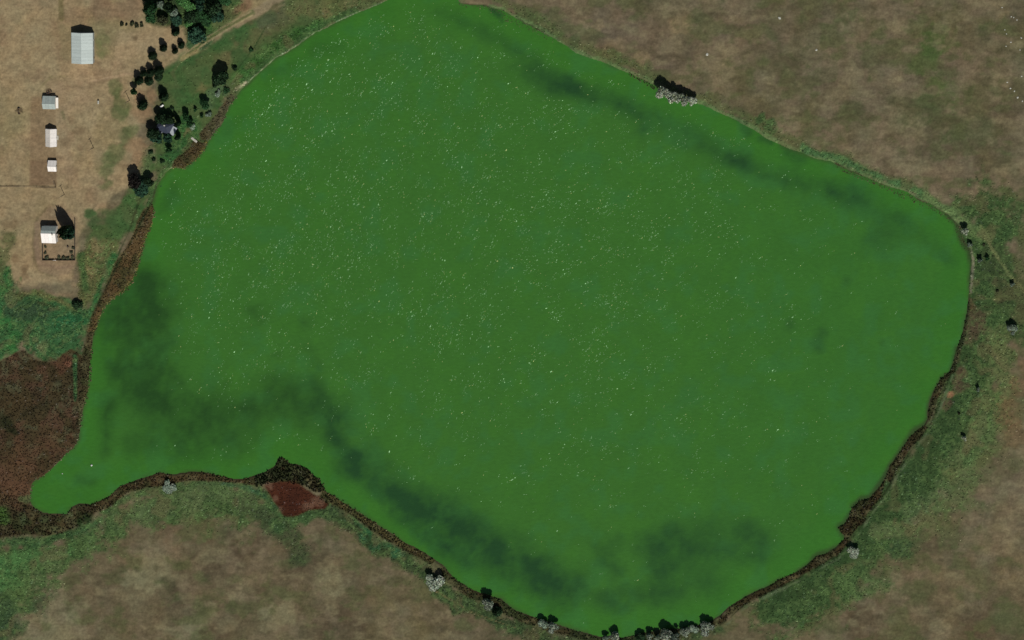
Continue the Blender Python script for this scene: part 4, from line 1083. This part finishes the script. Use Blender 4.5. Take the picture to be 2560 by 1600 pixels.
lt.box(hx + 1.2, hx + 1.28, -hy + .3, -hy + .42, -.3, 1.44).box(hx + 1.2, hx + 1.28, hy - .82, hy - .7, -.3, 1.44)
lt.make('lean_to', MR_CREAM, b2)
wall_bits(b2, hx, hy, 0, ())
b3, hx, hy = building('long_shed', 'long cream roofed shed with its ridge running down the picture, below the blue grey shed', 'shed', (115, 322, 142, 366), 'ns', 2.3, 4.6, MR_CREAM, MR_WHITE, MW_WHITE, 4)  # darker sheet to the west, lighter to the east: sun side put into colour
MB().box(hx + .02, hx + .75, -1.2, .9, -.3, .35).make('step', M_PALEWOOD, b3)
wall_bits(b3, hx, hy, 0, (-2.6,))
b4, hx, hy = building('small_shed', 'smallest shed, square with a white and grey roof, lowest in the column of sheds', 'shed', (121, 401, 142, 428), 'ew', 2.0, 3.7, MR_WHITE, None, MW_WHITE, 3, .52)
wall_bits(b4, hx, hy, 0, (), .8, 1.7)
b5, hx, hy = building('white_roofed_house', 'white roofed two storey house at the corner of the fenced yard', 'house', (105, 566, 141, 607), 'ew', 4.6, 7.0, MR_WHITE, MR_GREY, MW_WHITE, 4, .40, (.24, 6.3, 4.2))  # grey sheets on the north slopes: their shade is put into the colour
wall_bits(b5, hx, hy, -1.5, (.6, 2.2))
MB().box(hx - 1.6, hx - 1.0, .2, .8, 5.8, 7.9).make('chimney', M_STONE, b5)
# old farmhouse half hidden among its trees: a hip roof and a lower wing
def farmhouse():
    c = place(418, 312)
    root = thing('farmhouse', 'slate blue roofed farmhouse half hidden by dark trees near the north west shore', 'house', c, math.radians(-28))
    MB().box(-3.3, 3.3, -2.9, 2.9, -.5, 3.4).box(3.303, 5.6, -2.2, 1.6, -.5, 2.6).make('wall', MW_GREY, root)
    w, l, e, r, k = 3.7, 3.3, 3.4, 5.6, 1.1
    V = [(-w, -l, e), (w, -l, e), (w, l, e), (-w, l, e), (-k, 0, r), (k, 0, r)]
    for nm, f in (('s', (0, 1, 5, 4)), ('n', (2, 3, 4, 5)), ('e', (1, 2, 5)), ('w', (3, 0, 4))):
        MB().prism([V[i] for i in f], (0, 0, .12)).make('roof_slope', MR_HOUSE, root)
    MB().prism([(3.3, -2.5, 3.1), (5.9, -2.5, 2.5), (5.9, 1.9, 2.5), (3.3, 1.9, 3.1)], (0, 0, .1)).make('wing_roof', roof_material('pale_porch_roof', tuple(lin((140, 146, 150)) / K)), root)
    MB().box(-.4, .3, .3, .9, 4.6, 6.3).make('chimney', M_STONE, root)
    MB().box(-2.4, .2, -5.6, -3.3, 2.3, 2.42).box(-2.3, -2.18, -5.5, -5.38, -.4, 2.3).box(.0, .12, -5.5, -5.38, -.4, 2.3).make('porch_roof', roof_material('grey_porch_sheet', tuple(lin((120, 124, 130)) / K)), root)
    d = MB().box(-1.4, -.5, -2.96, -2.9, -.05, 2.0).make('door', M_WOOD, root)
    for x in (1.2, 2.4):
        f = MB().box(x - .4, x + .4, -2.97, -2.9, 1.0, 2.0).make('window', M_WHITE, root)
        MB().box(x - .33, x + .33, -2.985, -2.97, 1.07, 1.93).make('pane', M_GLASS, f)
farmhouse()

# ------------------------------------------------------------------ fences
def fence(name, label, pts, gap, hgt, mat, rails, rail_r=.05, board=False):
    P3 = [place(x, y) for x, y in pts]
    root = thing(name, label, 'fence', P3[0])
    o = Vector(P3[0]); post = None
    for (xa, ya), (xb, yb) in zip(pts, pts[1:]):
        n = max(1, round(math.hypot(xb - xa, yb - ya) * S / gap))
        for i in range(n + 1):
            if i == n and (xb, yb) != pts[-1]: continue
            q = Vector(place(xa + (xb - xa) * i / n, ya + (yb - ya) * i / n)) - o
            if post is None: post = mk_mesh('post', *(lambda m: (m.v, m.f))(MB().bar((0, 0, -.4), (0, 0, hgt), .08, .07, 6)), mat)
            link('post', post, root).location = q
            if i < n:
                q2 = Vector(place(xa + (xb - xa) * (i + 1) / n, ya + (yb - ya) * (i + 1) / n)) - o
                m = MB()
                if board:
                    dd = (q2 - q); dd.normalize(); sd = Vector((-dd.y, dd.x, 0)) * .03
                    m.prism([q + Vector((0, 0, .1)) + sd, q2 + Vector((0, 0, .1)) + sd, q2 + Vector((0, 0, hgt * .93)) + sd, q + Vector((0, 0, hgt * .93)) + sd], sd * -2)
                    m.make('board_panel', mat, root)
                else:
                    for z in rails: m.bar(q + Vector((0, 0, z)), q2 + Vector((0, 0, z)), rail_r, rail_r, 4)
                    m.make('rail', mat, root)
    return root
fence('board_fence', 'dark board fence on the left and lower left of the house yard', [(109,607),(109,649),(136,649)], 2.0, 1.6, M_DARKWOOD, (), board=True)
fence('board_fence', 'dark board fence on the lower right and right side of the house yard', [(144,649),(190,649),(190,545)], 2.0, 1.6, M_DARKWOOD, (), board=True)
fence('wire_fence', 'line of old posts and wire across the stubble below the smallest shed', [(-40,463),(78,465),(141,467),(137,452)], 3.0, 1.2, M_WOOD, (.5, 1.0), .02)
g0 = Vector(place(137, 649)); g1 = Vector(place(143, 649))
gt = thing('garden_gate', 'small white gate in the bottom fence of the yard', 'gate', g0)
v = g1 - g0
MB().bar((0, 0, -.3), (0, 0, 1.9), .12, .12, 6).make('post', M_WHITE, gt); MB().bar((v.x, v.y, -.3), (v.x, v.y, 1.9), .12, .12, 6).make('post', M_WHITE, gt)
m = MB()
for i in range(5):
    f = .12 + i * .19; m.box(v.x * f - .05, v.x * f + .05, -.02, .02, .15, 1.5)
m.bar((0, 0, .4), (v.x, v.y, .4), .04).bar((0, 0, 1.3), (v.x, v.y, 1.3), .04).make('gate_leaf', M_WHITE, gt)

# ------------------------------------------------------------------ power line
def pole(px, py, label):
    c = place(px, py)
    r = thing('utility_pole', label, 'utility pole', c, math.radians(38), 'poles of the power line through the yard')
    MB().bar((0, 0, -.6), (0, 0, 8.2), .17, .12, 8).make('pole', M_BARK, r)
    MB().box(-1.1, 1.1, -.07, .07, 7.5, 7.65).make('crossarm', M_BARK, r)
    for x in (-1.0, 1.0, 0): MB().bar((x, 0, 7.65 if x else 8.2), (x, 0, 7.9 if x else 8.4), .05, .035, 6).make('insulator', M_STONE, r)
    return Vector(c)
pp = [pole(326, 250, 'upper utility pole, on the green edge left of the dark evergreens'), pole(236, 368, 'middle utility pole, on bare ground right of the long cream shed'), pole(163, 485, 'lower utility pole, above the tall spiky tree')]
wr = thing('overhead_wires', 'thin wires slung between the three utility poles', 'power line', pp[0])
for a, b in ((pp[0], pp[1]), (pp[1], pp[2])):
    m = MB(); prev = None
    for i in range(9):
        t = i / 8; q = a.lerp(b, t) + Vector((0, 0, 8.3 - 4 * t * (1 - t) * .9)) - pp[0]
        if prev is not None: m.bar(prev, q, .015, .015, 3)
        prev = q
    m.make('wire', M_DARKIRON, wr)

# ------------------------------------------------------------------ machinery and odds and ends
def implement(px, py, rz, label, s=1.0, teeth=7):
    r = thing('farm_implement', label, 'farm machine', place(px, py), rz)
    MB().box(-1.6*s, 1.6*s, -.09, .09, .75, .92).box(-1.6*s, 1.6*s, .9*s, .9*s + .18, .75, .92).box(-1.5*s, -1.34*s, .09, .9*s, .76, .9).box(1.34*s, 1.5*s, .09, .9*s, .76, .9).make('frame', M_RUST, r)
    MB().bar((0, 1.0*s, .8), (0, 3.0*s, .55), .08, .06).bar((-.9*s, 1.0*s, .8), (0, 2.4*s, .62), .05).bar((.9*s, 1.0*s, .8), (0, 2.4*s, .62), .05).make('drawbar', M_RUST, r)
    for x in (-1.75*s, 1.75*s):
        w = MB().bar((x - .12, .3, .55), (x + .12, .3, .55), .55, .55, 14).make('wheel', M_DARKIRON, r)
        MB().bar((x - .14, .3, .55), (x + .14, .3, .55), .2, .2, 8).make('hub', M_RUST, w)
    for i in range(teeth):
        x = -1.4*s + 2.8*s * i / (teeth - 1)
        MB().bar((x, 0, .8), (x, -1.0, 1.0), .05, .05, 5).bar((x, -1.0, 1.0), (x, -1.5, .05), .05, .03, 5).make('tine', M_RUST, r)
    MB().box(-.35*s, .35*s, .3, .75, .92, 1.7).make('hopper', M_DARKIRON, r)
implement(125, 227, math.radians(205), 'rusty farm implement parked just above the blue grey shed', .75)
implement(52, 276, math.radians(95), 'rusty rake like farm implement alone in the stubble at the far left', .85, 9)
def small_tank(px, py, label, rz, s=1.0, mat=M_WHITE):
    r = thing('fuel_tank', label, 'tank', place(px, py), rz)
    m = MB().bar((-.9*s, 0, 1.3*s), (.9*s, 0, 1.3*s), .5*s, .5*s, 14).bar((-1.05*s, 0, 1.3*s), (-.9*s, 0, 1.3*s), .3*s, .5*s, 14).bar((.9*s, 0, 1.3*s), (1.05*s, 0, 1.3*s), .5*s, .3*s, 14)
    m.make('tank', mat, r)
    for x in (-.6*s, .6*s):
        for y in (-.35*s, .35*s): MB().bar((x, y * 1.4, -.2), (x, y, 1.0*s), .05, .05, 5).make('leg', M_DARKIRON, r)
    MB().bar((0, 0, 1.75*s), (0, 0, 2.0*s), .09, .09, 8).make('cap', M_DARKIRON, r)
small_tank(249, 254, 'small raised fuel tank standing alone on the bare yard left of the upper pole', math.radians(90), .85, M_STONE)
small_tank(408, 263, 'small bright white tank just above the farmhouse trees', math.radians(35), .95)
def rock(px, py, r, label, group=None, nm='pale_rock', mat=None):
    rs = np.random.RandomState(int(px * 7 + py) % 9999)
    V = []; nrg = 5; seg = 8
    V.append((0, 0, .62))
    for i in range(1, nrg):
        ph = i / nrg * math.pi * .62
        for j in range(seg):
            th = j * 2 * math.pi / seg; k = rs.uniform(.8, 1.15)
            V.append((math.sin(ph) * math.cos(th) * k, math.sin(ph) * math.sin(th) * k * .8, math.cos(ph) * .62 * k))
    F = [(0, 1 + j, 1 + (j + 1) % seg) for j in range(seg)]
    for i in range(nrg - 2):
        for j in range(seg):
            a = 1 + i * seg + j; b = 1 + i * seg + (j + 1) % seg
            F.append((a, a + seg, b + seg, b))
    o = link(nm, mk_mesh(nm, V, F, mat or M_STONE), None, label, 'rock', group)
    o.location = place(px, py, -.02); o.scale = (r, r, r); o.rotation_euler = (0, 0, rs.uniform(0, 6))
GR = 'pale rocks on the dry slope at the right edge'
for x, y, r, l in [(2506,18,.34,'topmost small rock near the upper right corner'),(2529,41,.34,'left one of the tight trio of rocks near the upper right corner'),(2535,43,.3,'middle one of the tight trio of rocks near the upper right corner'),
 (2543,49,.32,'right one of the tight trio of rocks near the upper right corner'),(2513,74,.3,'upper one of the two close rocks below the trio'),(2517,84,.32,'lower one of the two close rocks below the trio'),
 (2528,105,.38,'rock midway between the two close rocks and the right edge, below the trio'),(2554,94,.4,'rock nearest the right edge, just below the trio'),(2551,124,.32,'small rock by the right edge halfway down the scatter'),
 (2516,115,.32,'small rock on the left side of the scatter, below the two close ones'),(2555,190,.36,'rock at the right edge above the slanting chain'),(2519,205,.4,'uppermost rock of the slanting chain of five'),
 (2527,220,.42,'second rock down the slanting chain of five'),(2537,227,.4,'middle rock of the slanting chain of five'),(2545,243,.5,'fourth and largest rock of the slanting chain'),(2557,252,.36,'last rock of the slanting chain, at the right edge')]:
    rock(x, y, r * 1.15, l, GR)
rock(1950, 44, .8, 'pale rock alone on the dry slope above the north shore')
rock(1769, 135, .8, 'pale rock alone above the rightmost silver willow of the north bank')
rock(2042, 124, .6, 'flat pale rock near the middle of the north east slope')
rock(547, 188, .7, 'pale rock showing through the large dark lawn tree')
rock(1176, 1467, .6, 'pale rock at the water edge left of the silver willow and cedar')
# dock of bleached planks by the reeds
dk = thing('wooden_dock', 'short pale plank dock beside the brown reeds below the farmhouse', 'dock', place(487, 349, .15), math.radians(-36))
for i in range(8):
    MB().box(-1.75 + i * .44, -1.75 + i * .44 + .4, -.55, .55, .42 + .01 * (i % 2), .5 + .01 * (i % 2)).make('plank', M_PALEWOOD, dk)
for x in (-1.5, 1.5):
    for y in (-.45, .45): MB().bar((x, y, -1.0), (x, y, .41), .07, .07, 6).make('post', M_WOOD, dk)
bb = thing('burn_barrel', 'rusty barrel with burnt ground around it inside the fenced yard', 'barrel', place(172, 615))
MB().bar((0, 0, -.05), (0, 0, .95), .42, .42, 14).make('drum', M_RUST, bb); MB().bar((0, 0, .9501), (0, 0, .97), .36, .36, 14).make('ash', M_DARKIRON, bb)
def buoy(px, py, s, label):
    g = to_ground(px, py)
    b = thing('float_buoy', label, 'buoy', (float(g[0]), float(g[1]), 0))
    MB().bar((0, 0, -.2*s), (0, 0, .25*s), .35*s, .5*s, 12).bar((0, 0, .25*s), (0, 0, .7*s), .5*s, .2*s, 12).make('float', M_WHITE, b)
    MB().bar((0, 0, .7*s), (0, 0, 1.6*s), .06*s, .05*s, 6).make('mast', M_DARKIRON, b)
buoy(229, 1163, 1.0, 'white buoy with a dark mast in the middle of the south west inlet')
buoy(156, 1184, .5, 'tiny pale buoy near the left bank of the south west inlet')
buoy(349, 1200, .55, 'tiny pale buoy against the reeds of the inlet south shore')
